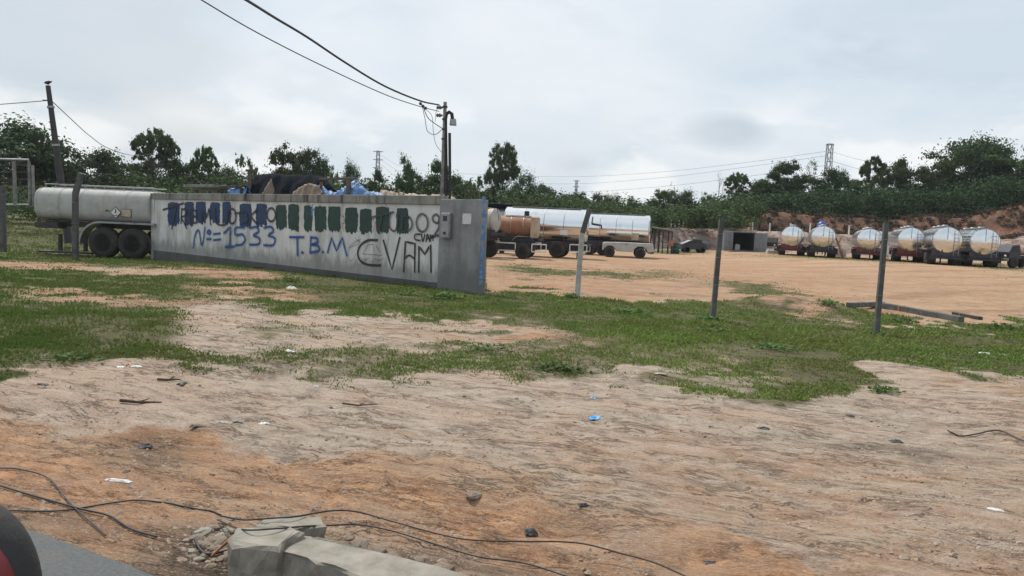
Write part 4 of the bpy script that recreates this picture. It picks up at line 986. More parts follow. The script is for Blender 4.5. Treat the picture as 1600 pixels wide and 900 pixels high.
def rear_tanker(chassis, label, L=9.0, r=1.0, zc=1.95, seg=6, dark=False):
    """x = 0 is the rear that faces the yard, x grows towards the cab end"""
    t = thing('tank_trailer', label, 'tank trailer', (0, 0, 0), 0, 'parked round tankers at the back of the yard')
    tank(t, L, r, zc, M['mirror'], M['mirror_end'], seg); topgear(t, L, r, zc)
    c = M[chassis]
    m = MB(); m.box((L/2, -.45, .98), (L-.3, .12, .22)); m.box((L/2, .45, .98), (L-.3, .12, .22))
    for k in range(6): m.box((.5+k*(L-1)/5, 0, .98), (.1, .8, .15))
    m.build('chassis', c, t)
    MB().box((.02, 0, .90), (.14, 1.9, .46)).build('rear_beam', c, t, .01)
    MB().box((.5, 0, 1.0), (.8, 1.5, .36)).build('tail_frame', c, t, .02)
    MB().box((-.02, 0, .55), (.08, 2.1, .13)).build('bumper', c, t, .01)
    for s in (-1, 1):
        MB().bar((0, s*.55, .6), (.05, s*.55, .8), .08).build('bumper_arm', c, t)
        MB().lathe([(0, .075), (-.03, .075), (-.04, .05), (-.042, 0)], 14, 'X', (-.045, s*.8, .86)).build('tail_light', M['red_car'], t)
        MB().box((1.9, s*1.0, 1.13), (3.2, .5, .05)).build('mudguard', c, t)
        MB().bar((.4, s*.85, 1.05), (L-.4, s*.85, 1.05), .09, .22).build('side_rail', c, t)
        MB().box((4.6, s*.95, .75), (1.2, .4, .42)).build('tool_locker', c, t, .02)
        for x in (1.15, 2.4):
            wheel(t, x, s*.84, .5, .62, 'grey_steel')
        MB().box((.45, s*.93, .62), (.02, .66, .56)).build('mud_flap', M['black'], t)
        MB().bar((L-1.6, s*.6, .05), (L-1.6, s*.6, .95), .11).build('landing_leg', M['dark_steel'], t)
        MB().box((.1, s*.5, 1.15), (.2, .14, .3)).build('saddle', c, t)
    MB().box((L/2+.6, 0, .72), (L-3, 1.3, .5)).build('underside_filler', c, t, .02)  # box added so the open gap under the tank reads dark
    m = MB()
    for s in (-1, 1): m.tube([(-.16, -.62+s*.16, .8), (-.3, -.62+s*.16, zc+.3), (-.05, -.62+s*.16, zc+r*.85)], .018, 6)
    for k in range(6): m.tube([(-.25, -.78, 1.0+k*.28), (-.25, -.46, 1.0+k*.28)], .014, 5)
    m.build('ladder', M['grey_steel'], t)
    MB().tube([(-.3, .3, 1.12), (-.3, .3, 1.0), (-.42, .3, .95)], .06, 10).build('outlet_valve', M['dark_steel'], t)
    return t
rows = [(1238.5, 34.2, 369, 401, 'red_steel', 'leftmost round-ended polished tanker with red chassis, beside the container'),
        (1286.5, 35.8, 370, 403, 'dark_steel', 'round-ended polished tanker with dark chassis under the blue drum'),
        (1358.5, 36.5, 374, 406, 'red_steel', 'polished red-chassis tanker partly hidden by the right fence post'),
        (1423.5, 37.6, 374, 409, 'red_steel', 'polished tanker with bright red chassis just right of the right fence post'),
        (1480, 41, 375, 413, 'blue_steel', 'polished tanker with dark blue chassis second from the right'),
        (1539, 41.5, 378, 416, 'blue_steel', 'rightmost round-ended polished tanker next to the dark wrecked truck')]
protos = {}
for px, dia, cy, by, ch, lab in rows:
    Y = 2*F/dia; p = P(px, cy, Y); zg = tz(p.x, Y)
    if ch not in protos: o = protos[ch] = rear_tanker(ch, lab)
    else: o = copy_tree(protos[ch], None, None, None, lab)
    o.location = (p.x, Y, zg); o.rotation_euler = (0, 0, math.atan2(10, 3.9)+random.uniform(-.03, .03)); s = (p.z-zg)/1.95
    o.scale = (1, 1, max(.9, min(1.12, s)))

def side_wheels(t, xs, r=.5, w=.3, track=.9, rim='dark_steel'):
    for x in xs:
        for s in (-1, 1): wheel(t, x, s*track, r, w, rim)
def guard(t, x0, x1, z0, z1, y):
    m = MB()
    for z in (z0, z1): m.bar((x0, y, z), (x1, y, z), .04, .065)
    for x in (x0, x1): m.bar((x, y, z0), (x, y, z1), .04, .05, (1, 0, 0))
    m.build('side_guard', M['white_metal'], t)
def side_tanker(label, pxl, pxr, cy, Y, r, mat, end, seg, wheels, yaw, chassis='dark_steel', zc=None, guards=(), dirty=None, Lx=None, wr_=.5):
    a = P(pxl, cy, Y); b = P(pxr, cy, Y); L = Lx or (b.x-a.x)/math.cos(yaw); zg = tz(a.x, Y); zc = zc or a.z-zg
    t = thing('tank_truck', label, 'tank trailer', (a.x, Y, zg), yaw)
    tank(t, L, r, zc, mat, end, seg); MB().bar((.3, 0, zc+r+.03), (L-.3, 0, zc+r+.03), .4, .03).build('walkway', M['grey_steel'], t)
    zch = zc-r*.93
    m = MB(); m.box((L/2, -.45, zch), (L+.4, .12, .2)); m.box((L/2, .45, zch), (L+.4, .12, .2))
    for k in range(5): m.box((.3+k*(L-.6)/4, 0, zch), (.1, .8, .14))
    m.build('chassis', M[chassis], t)
    MB().box((L+.25, 0, zch-.1), (.1, 2.0, .16)).build('bumper', M[chassis], t)
    side_wheels(t, [L*w for w in wheels], wr_)
    MB().box((L*.5, 0, zch-.28), (L*.9, 1.1, .36)).build('underside_filler', M[chassis], t, .02)  # filler box added to keep the underside dark
    for w in wheels: 
        for s in (-1, 1): MB().tube([(L*w-.62, s*.93, zch-.25), (L*w-.35, s*.93, zch+.03), (L*w+.35, s*.93, zch+.03), (L*w+.62, s*.93, zch-.25)], .05, 6).build('mudguard', M[chassis], t)
    for g0, g1 in guards: guard(t, L*g0, L*g1, .42, .82, -1.0); guard(t, L*g0, L*g1, .42, .82, 1.0)
    return t, L, zc, zch
t, L, zc, zch = side_tanker('long polished tanker reflecting orange ground, with white side guards behind the bent fence post', 793, 913, 350, 44.2, 1.02, M['mirror'], M['mirror_end'], 4, (.68,), R(-11), guards=((.1, .48), (.84, 1.05)))
for s in (-1, 1): MB().bar((L*.93, s*.6, 0), (L*.93, s*.6, zch), .1).build('landing_leg', M['blue_steel'], t)
MB().box((L*.3, -1.0, .62), (1.3, .3, .4)).build('tool_locker', M['dark_steel'], t, .02)
MB().box((L*.76, -1.035, zc-.35), (.42, .02, .28)).build('hazard_plate', M['white_metal'], t)
t, L, zc, zch = side_tanker('polished silver tanker to the right of and behind the long one, above the white pickup', 890, 1010, 354.5, 52.8, 1.02, M['mirror'], M['mirror_end'], 5, (.28, .45), R(-11), chassis='blue_steel')
MB().tube([(L*.30, -.7, zc+.75), (L*.30, -1.15, zc+.3), (L*.42, -1.2, zc+.2), (L*.42, -1.2, zc-.05)], .05, 8).build('side_pipe', M['dark_steel'], t)
MB().box((L*.84, -1.045, zc-.5), (.5, .02, .42)).build('hazard_plate', M['cream_dirty'], t)
# rusty and dirty small tanks in front
t, L, zc, zch = side_tanker('small rust-streaked brown tank on wheels in front of the long polished tanker', 781, 838, 361, 40.2, .58, M['rust'], M['cream_dirty'], 3, (.72,), R(-9), chassis='dark_steel', zc=1.68, wr_=.42)
MB().box((L*.98, -.3, zc), (.42, .72, 1.12)).build('end_panel', M['cream_dirty'], t, .05)
MB().box((L*.72, 0, zc+.74), (.24, .24, .28)).build('filler_box', M['black'], t, .01)
guard(t, 0, L*.52, .42, .82, -1.0); guard(t, L*.96, L*1.34, .42, .82, -1.0)
MB().box((L*.2, -.5, .62), (L*.7, .6, .5)).build('tool_locker', M['dark_steel'], t, .02)
t, L, zc, zch = side_tanker('dirty white faceted tank end peeking out from behind the grey pillar', 735, 774, 351, 38.6, .62, M['cream_dirty'], M['white_paint'], 2, (.5,), R(-24), chassis='dark_steel', zc=1.95)
t2 = thing('covered_tank', 'dark covered tank roof behind the pillar and left of the long polished tanker', 'tank', tuple(Vector((P(745, 330, 47).x, 47, 0))))
MB().lathe([(0, .95), (2.0, .95)], 24, 'X', (0, 0, 2.0)).build('tank_body', M['grey_steel'], t2); MB().box((1.0, 0, 2.98), (2.5, 1.5, .22)).build('cover', M['black_tarp'], t2, .05)
for x in (.3, 1.7): MB().box((x, 0, .55), (.3, 1.6, 1.1)).build('cradle', M['dark_steel'], t2)

# white tank trailer on the left
Yt = 28.6; a = P(57, 318, Yt-.95); b = P(218, 328, Yt-1.9); zg = GT(190, 403).z
zg = P(190, 403, Yt-.6).z; yaw = R(-4); L = (b.x-a.x)/math.cos(yaw)
t = thing('white_tank_trailer', 'dirty white tank trailer with tandem wheels half hidden behind the wall', 'tank trailer', (a.x, Yt, zg), yaw)
ztop = P(140, 296, Yt).z-zg; zbot = P(140, 346, Yt).z-zg; rz_ = (ztop-zbot)/2; zc = (ztop+zbot)/2
n = 56
def sup(k, ex=3.4):
    th = 2*PI*k/n; c, s = math.cos(th), math.sin(th); return (abs(c)**(2/ex)*math.copysign(1, c)*.95, abs(s)**(2/ex)*math.copysign(1, s)*rz_)
vs = []; secs = [(-.07, .93), (-.03, .985), (0, 1), (L, 1), (L+.03, .985), (L+.07, .93)]
for x, s in secs: vs += [(x, -.0+sup(k)[0]*s, zc+sup(k)[1]*s) for k in range(n)]
m = MB(); m.add(vs, [(i*n+k, (i+1)*n+k, (i+1)*n+(k+1) % n, i*n+(k+1) % n) for i in range(len(secs)-1) for k in range(n)], True); m.add(vs[:n], [tuple(range(n))]); m.add(vs[-n:], [tuple(range(n))[::-1]])
tk = m.build('tank_body', M['white_paint'], t)
for k in range(6):
    x = .05+k*L/5; vs = [(x+dx, sup(j)[0]*1.012, zc+sup(j)[1]*1.015) for dx in (-.02, .02) for j in range(n)]
    MB().add(vs, [(j, n+j, n+(j+1) % n, (j+1) % n) for j in range(n)]).build('tank_band', M['white_paint'], tk)
m = MB()
for y in (-.42, .42): m.tube([(0, y, ztop+.13), (L, y, ztop+.13)], .02, 6)
for k in range(12): m.tube([(.05+k*(L-.1)/11, -.42, ztop-.02), (.05+k*(L-.1)/11, -.42, ztop+.13)], .015, 5)
m.build('top_rail', M['grey_steel'], t)
MB().box((L/2, 0, ztop+.02), (L-.3, .5, .04)).build('walkway', M['grey_steel'], t)
MB().box((L/2, 0, zbot-.13), (L-.2, 1.0, .18)).build('chassis', M['dark_steel'], t)
m = MB(); m.box((.45, -.7, zbot-.19), (.9, .5, .22)); m.build('front_locker', M['dark_steel'], t, .01)
for x in (.75, 1.75):
    MB().box((x, -.6, .50), (.10, .12, zbot-.7)).build('landing_leg', M['dark_steel'], t)
MB().box((1.0, -.6, .13), (2.1, .3, .07)).build('skid_beam', M['dark_steel'], t, .01)
xw = [ (P(x, 375, Yt-.9).x-a.x)/math.cos(yaw) for x in (170, 217)]
for x in xw:
    for s in (-1, 1): wheel(t, x, s*.85, .585, .36, 'black')
fa = []
for k in range(9): th = PI-PI*.5*k/8; fa.append((xw[0]-.05+.78*math.cos(th)*1.0, .50+.80*math.sin(th)))
fa.append((xw[1]+.9, 1.30))
fv = [(x, y, z) for x, z in fa for y in (-1.1, -.62)]
o = MB().add(fv, [(2*i, 2*i+1, 2*i+3, 2*i+2) for i in range(len(fa)-1)]).build('mudguard', M['grey_steel'], t); s_ = o.modifiers.new('t', 'SOLIDIFY'); s_.thickness = .07
# hazard plates
def plate_pos(px, py): q = P(px, py, Yt-1.35); return (q.x-a.x)/math.cos(yaw), q.z-zg
x, z = plate_pos(180, 332); d = .22; m = MB(); m.add([(x-d, -.975, z), (x, -.975, z-d), (x+d, -.975, z), (x, -.975, z+d)], [(0, 1, 2, 3)])
hp = m.build('hazard_diamond', M['dark_steel'], t); e = d*.86; MB().add([(x-e, -.979, z), (x, -.979, z-e), (x+e, -.979, z), (x, -.979, z+e)], [(0, 1, 2, 3)]).build('diamond_face', M['white_metal'], hp)
MB().tube([(x-.02, -.984, z-.02), (x+.02, -.984, z+.07), (x-.01, -.984, z+.13)], .018, 5).build('flame_mark', M['black'], hp); MB().box((x, -.983, z-.11), (.12, .004, .02)).build('number_mark', M['black'], hp)
x, z = plate_pos(197, 333); hp = MB().box((x, -.972, z), (.40, .012, .30)).build('panel_plate', M['dark_steel'], t); MB().box((x, -.981, z), (.365, .004, .265)).build('panel_face', M['cream_dirty'], hp)
x, z = plate_pos(166, 329); MB().box((x, -.97, z), (.13, .02, .05)).build('side_marker', M['red_car'], t)

# ------------------------------------------------------------------ white pickup behind the second tanker
Yp = 50.2; a = P(955, 385, Yp); zg = tz(a.x, Yp)
pk = thing('pickup_truck', 'white pickup truck parked half under the right polished tanker', 'pickup truck', (P(935, 385, 54.3).x, 54.6, tz(a.x, 54)), R(-6))
pk.location = (P(941, 388, 49.6).x, 49.4, zg)
prof = [(0, .45), (.0, .95), (.15, 1.02), (1.3, 1.05), (1.35, 1.05), (3.4, 1.05), (3.45, .95), (3.5, .5), (3.1, .42), (3.0, .62), (2.75, .83), (2.4, .83), (2.15, .62), (2.05, .42), (.95, .42), (.85, .62), (.62, .8), (.35, .8), (.12, .6)]
def extr(prof, y0, y1, name, mat, par, bev=.02):
    n = len(prof); vs = [(x, y0, z) for x, z in prof]+[(x, y1, z) for x, z in prof]
    return MB().add(vs, [tuple(range(n)), tuple(range(2*n-1, n-1, -1))]+[(i, i+n, (i+1) % n+n, (i+1) % n) for i in range(n)]).build(name, mat, par, bev)
pk.scale = (.95, 1, .95)
extr(prof, -.85, .85, 'body', M['white_paint'], pk)
for x in (.48, 2.58):
    for s in (-1, 1): wheel(pk, x, s*.8, .37, .24, 'dark_steel')
MB().box((3.53, 0, .55), (.12, 1.7, .16)).build('bumper', M['grey_steel'], pk, .02)
for s in (-1, 1): MB().box((3.49, s*.74, .85), (.05, .12, .22)).build('tail_light', M['red_car'], pk)
MB().box((1.6, -.86, .95), (.2, .03, .03)).build('handle', M['dark_steel'], pk)

# ------------------------------------------------------------------ shed, drum, wreck, container and odds
Ys = 66; a = P(1030, 391, Ys); sh = thing('open_shed', 'small open lean-to shed with dark posts right of the second polished tanker', 'shed', (a.x, Ys, tz(a.x, Ys)))
zr = P(1030, 357, Ys).z-sh.location.z
for dx in (-.65, -.25, .15, .95):
    for dy in (-.6, 1.0): MB().box((dx, dy, zr/2-.1), (.09, .09, zr-.25)).build('post', M['dark_steel'], sh)
MB().box((.35, .2, zr-.02), (2.7, 2.3, .06), Matrix.Rotation(R(7), 3, 'Y')).build('roof', M['grey_steel'], sh)
MB().bar((-.7, -.6, zr*.45), (1.0, -.6, zr*.45), .06).build('rail', M['dark_steel'], sh); MB().bar((-.7, -.6, zr*.75), (.2, -.6, zr*.75), .06).build('rail', M['dark_steel'], sh)
a = P(1017, 389, 62); o = thing('blue_bucket', 'small dark blue tub on the ground in front of the shed', 'tub', (a.x, 62, tz(a.x, 62)))
MB().lathe([(0, .25), (.45, .34), (.45, .31), (.05, .22)], 20, 'Z').build('tub_body', M['blue_steel'], o); MB().tube([(-.33, 0, .42), (-.2, 0, .6), (.2, 0, .6), (.33, 0, .42)], .012, 5).build('handle', M['grey_steel'], o)
def drum(px, by, Y, h, r, mat, label, z=None):
    a = P(px, by, Y); o = thing('steel_drum', label, 'drum', (a.x, Y, tz(a.x, Y) if z is None else z))
    MB().lathe([(0, r), (.02, r+.01), (h*.33, r), (h*.35, r+.018), (h*.37, r), (h*.64, r), (h*.66, r+.018), (h*.68, r), (h-.02, r), (h, r+.01), (h, r-.02), (h-.03, r-.03), (h-.03, 0)], 24, 'Z').build('drum_body', M[mat], o)
    MB().lathe([(h-.03, .04), (h-.01, .04), (h, 0)], 10, 'Z', (r*.5, 0, 0)).build('bung', M['grey_steel'], o); return o
drum(1056, 389, 66, .95, .32, 'green_plastic', 'dark green drum standing right of the open shed')
a = P(1047, 388, 65); o = thing('engine_stand', 'rusty pink engine block on a stand beside the open shed', 'engine', (a.x, 65, tz(a.x, 65)))
MB().box((0, 0, .85), (.5, .5, .35)).box((.1, 0, 1.1), (.3, .4, .2)).build('engine_block', M['rust'], o, .03)
for x in (-.2, .2):
    for y in (-.2, .2): MB().box((x, y, .33), (.05, .05, .68)).build('leg', M['dark_steel'], o)
# wrecked car
a = P(1078, 386, 72); o = thing('wrecked_car', 'dark burnt-out crumpled car wreck by the eroded bank', 'car wreck', (a.x-.9, 72, tz(a.x, 72)))
pr = [(0, .3), (.0, .75), (.35, .9), (.75, 1.0), (1.0, 1.35), (1.75, 1.3), (2.0, .95), (2.35, .8), (2.5, .35)]
extr(pr, -.75, .75, 'body', M['blue_steel'], o, .04)
extr([(.85, 1.0), (1.05, 1.27), (1.68, 1.23), (1.85, .97)], -.76, .76, 'window_opening', M['black'], o, 0)
for x in (.5, 1.95):
    for s in (-1, 1): wheel(o, x, s*.7, .32, .2)
MB().box((.4, -.1, 1.0), (.9, 1.3, .05), Matrix.Rotation(R(-25), 3, 'Y')).build('bent_bonnet', M['grey_steel'], o)
MB().box((2.2, -.6, 1.05), (.5, .5, .04), Matrix.Rotation(R(30), 3, 'X')).build('loose_panel', M['dark_steel'], o)
# container
Yc = 77; a = P(1160.5, 396, Yc); zg = tz(a.x, Yc); ct = thing('shipping_container', 'grey steel container with both doors swung open, dark inside', 'container', (a.x, Yc, zg), R(-3))
Wc = 34.5/F*Yc; Hc = P(1160, 362, Yc).z-zg; Lc = 5
m = MB(); hw = Wc/2
def corr(m, x, y0, y1, z0, z1, s=1):
    n = 22; vs = []
    for i in range(n+1):
        off = .03 if i % 4 in (1, 2) else 0; y = y0+(y1-y0)*i/n; vs += [(x+off*s, y, z0), (x+off*s, y, z1)]
    m.add(vs, [(2*i, 2*i+1, 2*i+3, 2*i+2) for i in range(n)])
for s in (-1, 1): corr(m, s*hw, .05, Lc, .12, Hc-.05, s); m.box((s*hw, Lc/2, .07), (.12, Lc, .13)); m.box((s*hw, Lc/2, Hc-.03), (.1, Lc, .08)); m.box((s*hw, .0, Hc/2), (.11, .1, Hc))
m.box((0, Lc, Hc/2), (Wc, .06, Hc)); m.box((0, 0, Hc-.04), (Wc-.12, .1, .1)); m.box((0, 0, .06), (Wc-.12, .1, .11)); m.box((0, Lc/2+.05, Hc-.02), (Wc-.1, Lc-.1, .03))
m.build('shell', M['container'], ct)
m = MB(); m.box((0, Lc/2+.03, .14), (Wc-.14, Lc-.15, .03)); m.box((0, Lc-.08, Hc/2), (Wc-.14, .03, Hc-.3)); m.box((-hw+.07, Lc/2, Hc/2), (.02, Lc-.2, Hc-.3)); m.box((hw-.07, Lc/2, Hc/2), (.02, Lc-.2, Hc-.3)); m.build('interior_shade', M['dark_inside'], ct)  # inner planes with the interior shade put into their colour
for s in (-1, 1):
    ang = R(38); d = Vector((s*math.cos(ang), -math.sin(ang), 0)); c = Vector((s*(hw+.06), -.06, 0)); wd = 1.22
    m = MB(); m.bar(c+Vector((0, 0, Hc/2)), c+d*wd+Vector((0, 0, Hc/2)), .06, Hc-.14); dd = m.build('door', M['container'], ct)
    nn = Vector((d.y*s, -d.x*s, 0)); nn = nn if nn.y < 0 else -nn
    m = MB()
    for f in (.3, .7): m.tube([c+d*wd*f+nn*.06+Vector((0, 0, .12)), c+d*wd*f+nn*.06+Vector((0, 0, Hc-.12))], .025, 6)
    m.build('lock_rod', M['grey_steel'], dd)
    m = MB()
    for zz in (.25, .5, .75): m.bar(c+d*.08+nn*.045+Vector((0, 0, Hc*zz)), c+d*(wd-.08)+nn*.045+Vector((0, 0, Hc*zz)), .03, .09)
    m.build('door_rib', M['container'], dd)
MB().box((-.45, .8, .42), (.5, .5, .55)).box((-.45, .8, .72), (.3, .3, .1)).build('stored_crate', M['white_paint'], ct)
a = P(1168, 362, Yc+1); o = thing('scrap_heap', 'low tangle of rusty rods and pipes lying on the container roof', 'scrap', (a.x, Yc+1, zg+Hc+.01)); m = MB()
for k in range(9):
    x0, x1 = random.uniform(-1.1, .3), random.uniform(-.2, 1.1); y = random.uniform(-.3, .6); m.tube([(x0, y, .03+k*.015), ((x0+x1)/2, y, .08+random.random()*.2), (x1, y+.1, .05)], .025, 5)
m.build('rods', M['rust'], o); m = MB(); m.box((.15, 0, .25), (.3, .3, .5), None, .5); m.build('winch', M['cream_dirty'], o, .03)
# dark truck cab wreck between container and first tanker
def wreck(name, px, Y, label, sx=1.0, yaw=0, mat='dark_steel'):
    a = P(px, 400, Y); o = thing(name, label, 'truck', (a.x, Y, tz(a.x, Y)), yaw); o.scale = (sx, sx, sx)
    m = MB(); m.box((1.6, -.4, .85), (4.2, .12, .22)); m.box((1.6, .4, .85), (4.2, .12, .22)); m.box((0, 0, .85), (.1, .9, .15)); m.box((3, 0, .85), (.1, .9, .15)); m.build('chassis', M[mat], o)
    extr([(-.5, .7), (-.55, 1.2), (-.2, 1.75), (.55, 1.8), (.75, 1.2), (.75, .7)], -.95, .95, 'cab', M[mat], o, .04)
    extr([(-.42, 1.25), (-.14, 1.66), (.42, 1.68), (.5, 1.25)], -.96, .96, 'window_opening', M['black'], o, 0)
    MB().box((-.6, 0, .62), (.12, 1.9, .22)).build('bumper', M['grey_steel'], o, .02)
    for s in (-1, 1): MB().lathe([(0, .1), (-.04, .09), (-.05, 0)], 12, 'X', (-.6, s*.7, .9)).build('headlight', M['white_metal'], o)
    for x in (.1, 2.5, 3.3):
        for s in (-1, 1): wheel(o, x, s*.8, .45, .3)
    MB().box((2.5, 0, 1.1), (2.2, 1.8, .14)).build('load_bed', M[mat], o, .02)
    m = MB()
    for k in range(5): m.bar((1.6+k*.4, -.7, 1.2), (1.9+k*.4, .6, 1.35+.06*k), .12)
    m.build('scrap_load', M['rust'], o)
    return o
wreck('scrap_truck', 1200, 78, 'dark scrapped truck parked between the container and the first tanker', .9, R(65))
wreck('scrap_truck', 1566, 58, 'dark wrecked flatbed truck at the right edge beyond the last tanker', 1.0, R(20), 'blue_steel')
# blue drum above tanker two, leaning pole, white tank on legs
a = P(1284, 356, 80); z = P(1284, 357, 80).z; o = thing('blue_water_tank', 'blue water tank on a stand showing above the second tanker', 'water tank', (a.x, 80, tz(a.x, 80)))
zz = z-tz(a.x, 80); MB().lathe([(zz, .45), (zz+.05, .55), (zz+.5, .5), (zz+.62, .35), (zz+.75, .25), (zz+.78, 0)], 20, 'Z').build('tank_body', pm('blue tank plastic', (.02, .05, .28), (.03, .07, .32), 3, .4, 0, .1), o)
for x in (-.4, .4):
    for y in (-.4, .4): MB().bar((x*1.1, y*1.1, 0), (x, y, zz), .08).build('leg', M['dark_steel'], o)
MB().box((0, 0, zz-.03), (1.1, 1.1, .06)).build('platform', M['wood'], o)
a = P(1318, 405, 64); b = P(1303, 364, 64); o = thing('leaning_timber', 'brown timber leaning in the gap between the second and third tankers', 'timber', tuple(a))
MB().tube([(0, 0, 0), (b-a)*.5+Vector((.05, 0, 0)), b-a], [.13, .11, .07], 8).build('trunk_pole', M['rust'], o); MB().tube([(b-a)*.55, (b-a)*.8+Vector((.45, 0, .1))], [.07, .04], 6).build('side_branch', M['rust'], o)
a = P(1383, 385, 72); zt = P(1383, 362, 72).z; zg = tz(a.x, 72); H = zt-zg; o = thing('white_hopper', 'white hourglass-shaped hopper standing between the third and fourth tankers', 'hopper', (a.x, 72, zg))
MB().box((0, 0, H-.12), (1.0, .8, .24)).build('hopper_rim', M['white_metal'], o, .02)
MB().lathe([(.35, .5), (H*.5, .26), (H*.65, .26), (H-.24, .46)], 16, 'Z').build('hopper_body', M['white_metal'], o)
for x in (-.4, .4): MB().bar((x, 0, 0), (x*.8, 0, .4), .08).build('leg', M['white_metal'], o)
for px, Y, lab, h in ((1312, 74, 'white block under the leaning timber behind the tankers', .75), (1206, 73, 'pale concrete block beside the first tanker', .3)):
    a = P(px, 396, Y); o = MB().box((0, 0, h/2), (1.1, .6, h), None, .94).build('concrete_block', M['concrete_pale'], None, .02); o.location = (a.x, Y, tz(a.x, Y)); tag(o, lab, 'block')

# ------------------------------------------------------------------ near things: fallen beam, rubble, cables, litter
def rough_prism(name, top_px, ztop, zbot, mat, seed=1, spread=.045, par=None):
    top = [G(x, y, ztop) for x, y in top_px]; c = sum(top, Vector())/len(top); n0 = len(top); ring = []
    for i in range(n0):
        a, b = top[i], top[(i+1) % n0]; k = max(2, int((b-a).length/.07))
        for j in range(k): ring.append(a.lerp(b, j/k))
    n = len(ring); vs = []; rnd = random.Random(seed)
    levels = [(ztop, .96, 0), (ztop-.012, 1.0, 1), (ztop*.5+zbot*.5, 1.0, 1), (zbot, 1.02, 1)]
    for z, s, j in levels:
        for p in ring:
            q = c+(p-c)*s; q.z = z+rnd.uniform(-1, 1)*.006*(1 if z > zbot else 0); q.x += rnd.uniform(-1, 1)*spread*.4*j; q.y += rnd.uniform(-1, 1)*spread*.4*j; vs.append(q)
    fs = [(i*n+k, (i+1)*n+k, (i+1)*n+(k+1) % n, i*n+(k+1) % n) for i in range(len(levels)-1) for k in range(n)]+[tuple(range(n))]
    m = MB().add([v-Vector((c.x, c.y, 0)) for v in vs], fs); o = m.build(name, mat, par); o.location = (c.x, c.y, 0); return o
tag(rough_prism('concrete_beam', [(432, 858), (470, 836), (492, 838), (560, 853), (640, 872), (760, 908), (860, 945), (700, 960), (590, 915), (520, 884)], .15, -.05, M['rubble'], 1), 'long pale broken concrete beam running out of the bottom of the photo', 'concrete beam')
tag(rough_prism('concrete_chunk', [(358, 840), (369, 825), (400, 824), (456, 823), (471, 829), (450, 842), (434, 856), (400, 854), (363, 851)], .18, -.05, M['rubble'], 2), 'square broken concrete chunk at the left end of the beam', 'concrete chunk')
tag(rough_prism('concrete_chunk', [(398, 822), (416, 807), (450, 805), (503, 808), (507, 818), (470, 826), (440, 823)], .13, -.05, M['rubble'], 3), 'flat broken concrete chunk lying behind the square one', 'concrete chunk')
# exposed rods at the broken ends
m = MB()
for k in range(4):
    a = G(352-k*7, 850+k*6, .06); b = G(395-k*4, 852, .08); m.tube([b, a.lerp(b, .5)+Vector((0, 0, .05)), a], .006, 6)
tag(m.build('bent_rebar', M['rust']), 'thin bent reinforcing rods beside the square concrete chunk', 'rebar')
def stone(px, py, r, mat, label, name='concrete_fragment', seed=0, cat='rubble', group=None, flat=.6):
    rnd = random.Random(seed); p = GT(px, py); m = MB(); n = 9; prof = [(-.5, .55), (-.1, 1.0), (.35, .85), (.65, .45)]; vs = []
    for z, s in prof:
        for k in range(n): a = 2*PI*k/n; q = s*rnd.uniform(.75, 1.15); vs.append((math.cos(a)*q*r*1.25, math.sin(a)*q*r, (z*flat+rnd.uniform(-.06, .06))*r))
    m.add(vs, [(i*n+k, i*n+(k+1) % n, (i+1)*n+(k+1) % n, (i+1)*n+k) for i in range(3) for k in range(n)]+[tuple(range(n))[::-1], tuple(27+k for k in range(n))])
    o = m.build(name, M[mat]); o.location = p+Vector((0, 0, r*.12)); o.rotation_euler = (0, 0, rnd.uniform(0, 6)); return tag(o, label, cat, group)
GF = 'small fragments beside the broken concrete chunk'
for i, (x, y, r) in enumerate([(a_, b_, c_*.62) for a_, b_, c_ in [(318, 832, .07), (335, 826, .06), (350, 818, .05), (328, 845, .05), (344, 838, .045), (312, 850, .045), (335, 858, .05), (352, 862, .04), (300, 862, .035), (320, 868, .04), (360, 812, .035), (345, 875, .045), (292, 845, .03), (375, 870, .04), (330, 885, .04), (340, 848, .08), (355, 830, .05), (306, 842, .06), (322, 852, .05), (362, 868, .06), (310, 875, .04)]]):
    stone(x, y, r, 'rubble' if i % 4 == 0 else 'dusty_rubble', 'small concrete fragment in the heap left of the square chunk', seed=i, group=GF)
for i, (x, y, r) in enumerate([(560, 852, .05), (590, 862, .05), (612, 870, .035), (545, 842, .03), (690, 893, .06), (655, 876, .03), (740, 775, .05)]):
    stone(x, y, r, 'dusty_rubble', ['grey stone touching the far side of the beam near its left end', 'dark stone lying behind the middle of the beam', 'pebble just right of the dark stone behind the beam', 'pale pebble in the corner between flat chunk and beam', 'stone resting at the break near the right end of the beam', 'small stone close behind the right part of the beam', 'grey stone half sunk in the clay above the beam'][i], seed=40+i)
# dark fallen concrete posts on the mound
def beam3(name, label, a, b, w, h, mat):
    A_ = GT(*a); B_ = GT(*b); t = thing(name, label, 'beam', tuple(A_)); MB().bar((0, 0, h*.5), (B_-A_)+Vector((0, 0, h*.5)), w, h).build('beam_body', mat, t, .012); 
    MB().bar((B_-A_)*.3+Vector((0, 0, h*.5)), (B_-A_)*.32+Vector((0, 0, h*.5)), w*1.12, h*1.1).build('strap', M['rust'], t); return t
beam3('fallen_beam', 'long dark fallen concrete post lying across the clay mound', (1372, 480), (1502, 504), .17, .14, M['post_dark'])
beam3('fallen_beam', 'short dark fallen post joined to the long one, left of the right fence post', (1326, 484), (1378, 478), .15, .12, M['post_dark'])
beam3('fallen_beam', 'small dark beam end lying beyond the right end of the long fallen post', (1490, 492), (1532, 500), .12, .08, M['dark_steel'])
def gcable(name, label, pts, r=.008, lift=.012, cat='cable'):
    q = smooth_pts([GT(x, y)+Vector((0, 0, lift)) for x, y in pts], 10)
    out = []
    for p in q: z = max(p.z, tz(p.x, p.y)+r); out.append(Vector((p.x, p.y, z)))
    return tag(MB().tube(out, r, 6).build(name, M['cable']), label, cat)
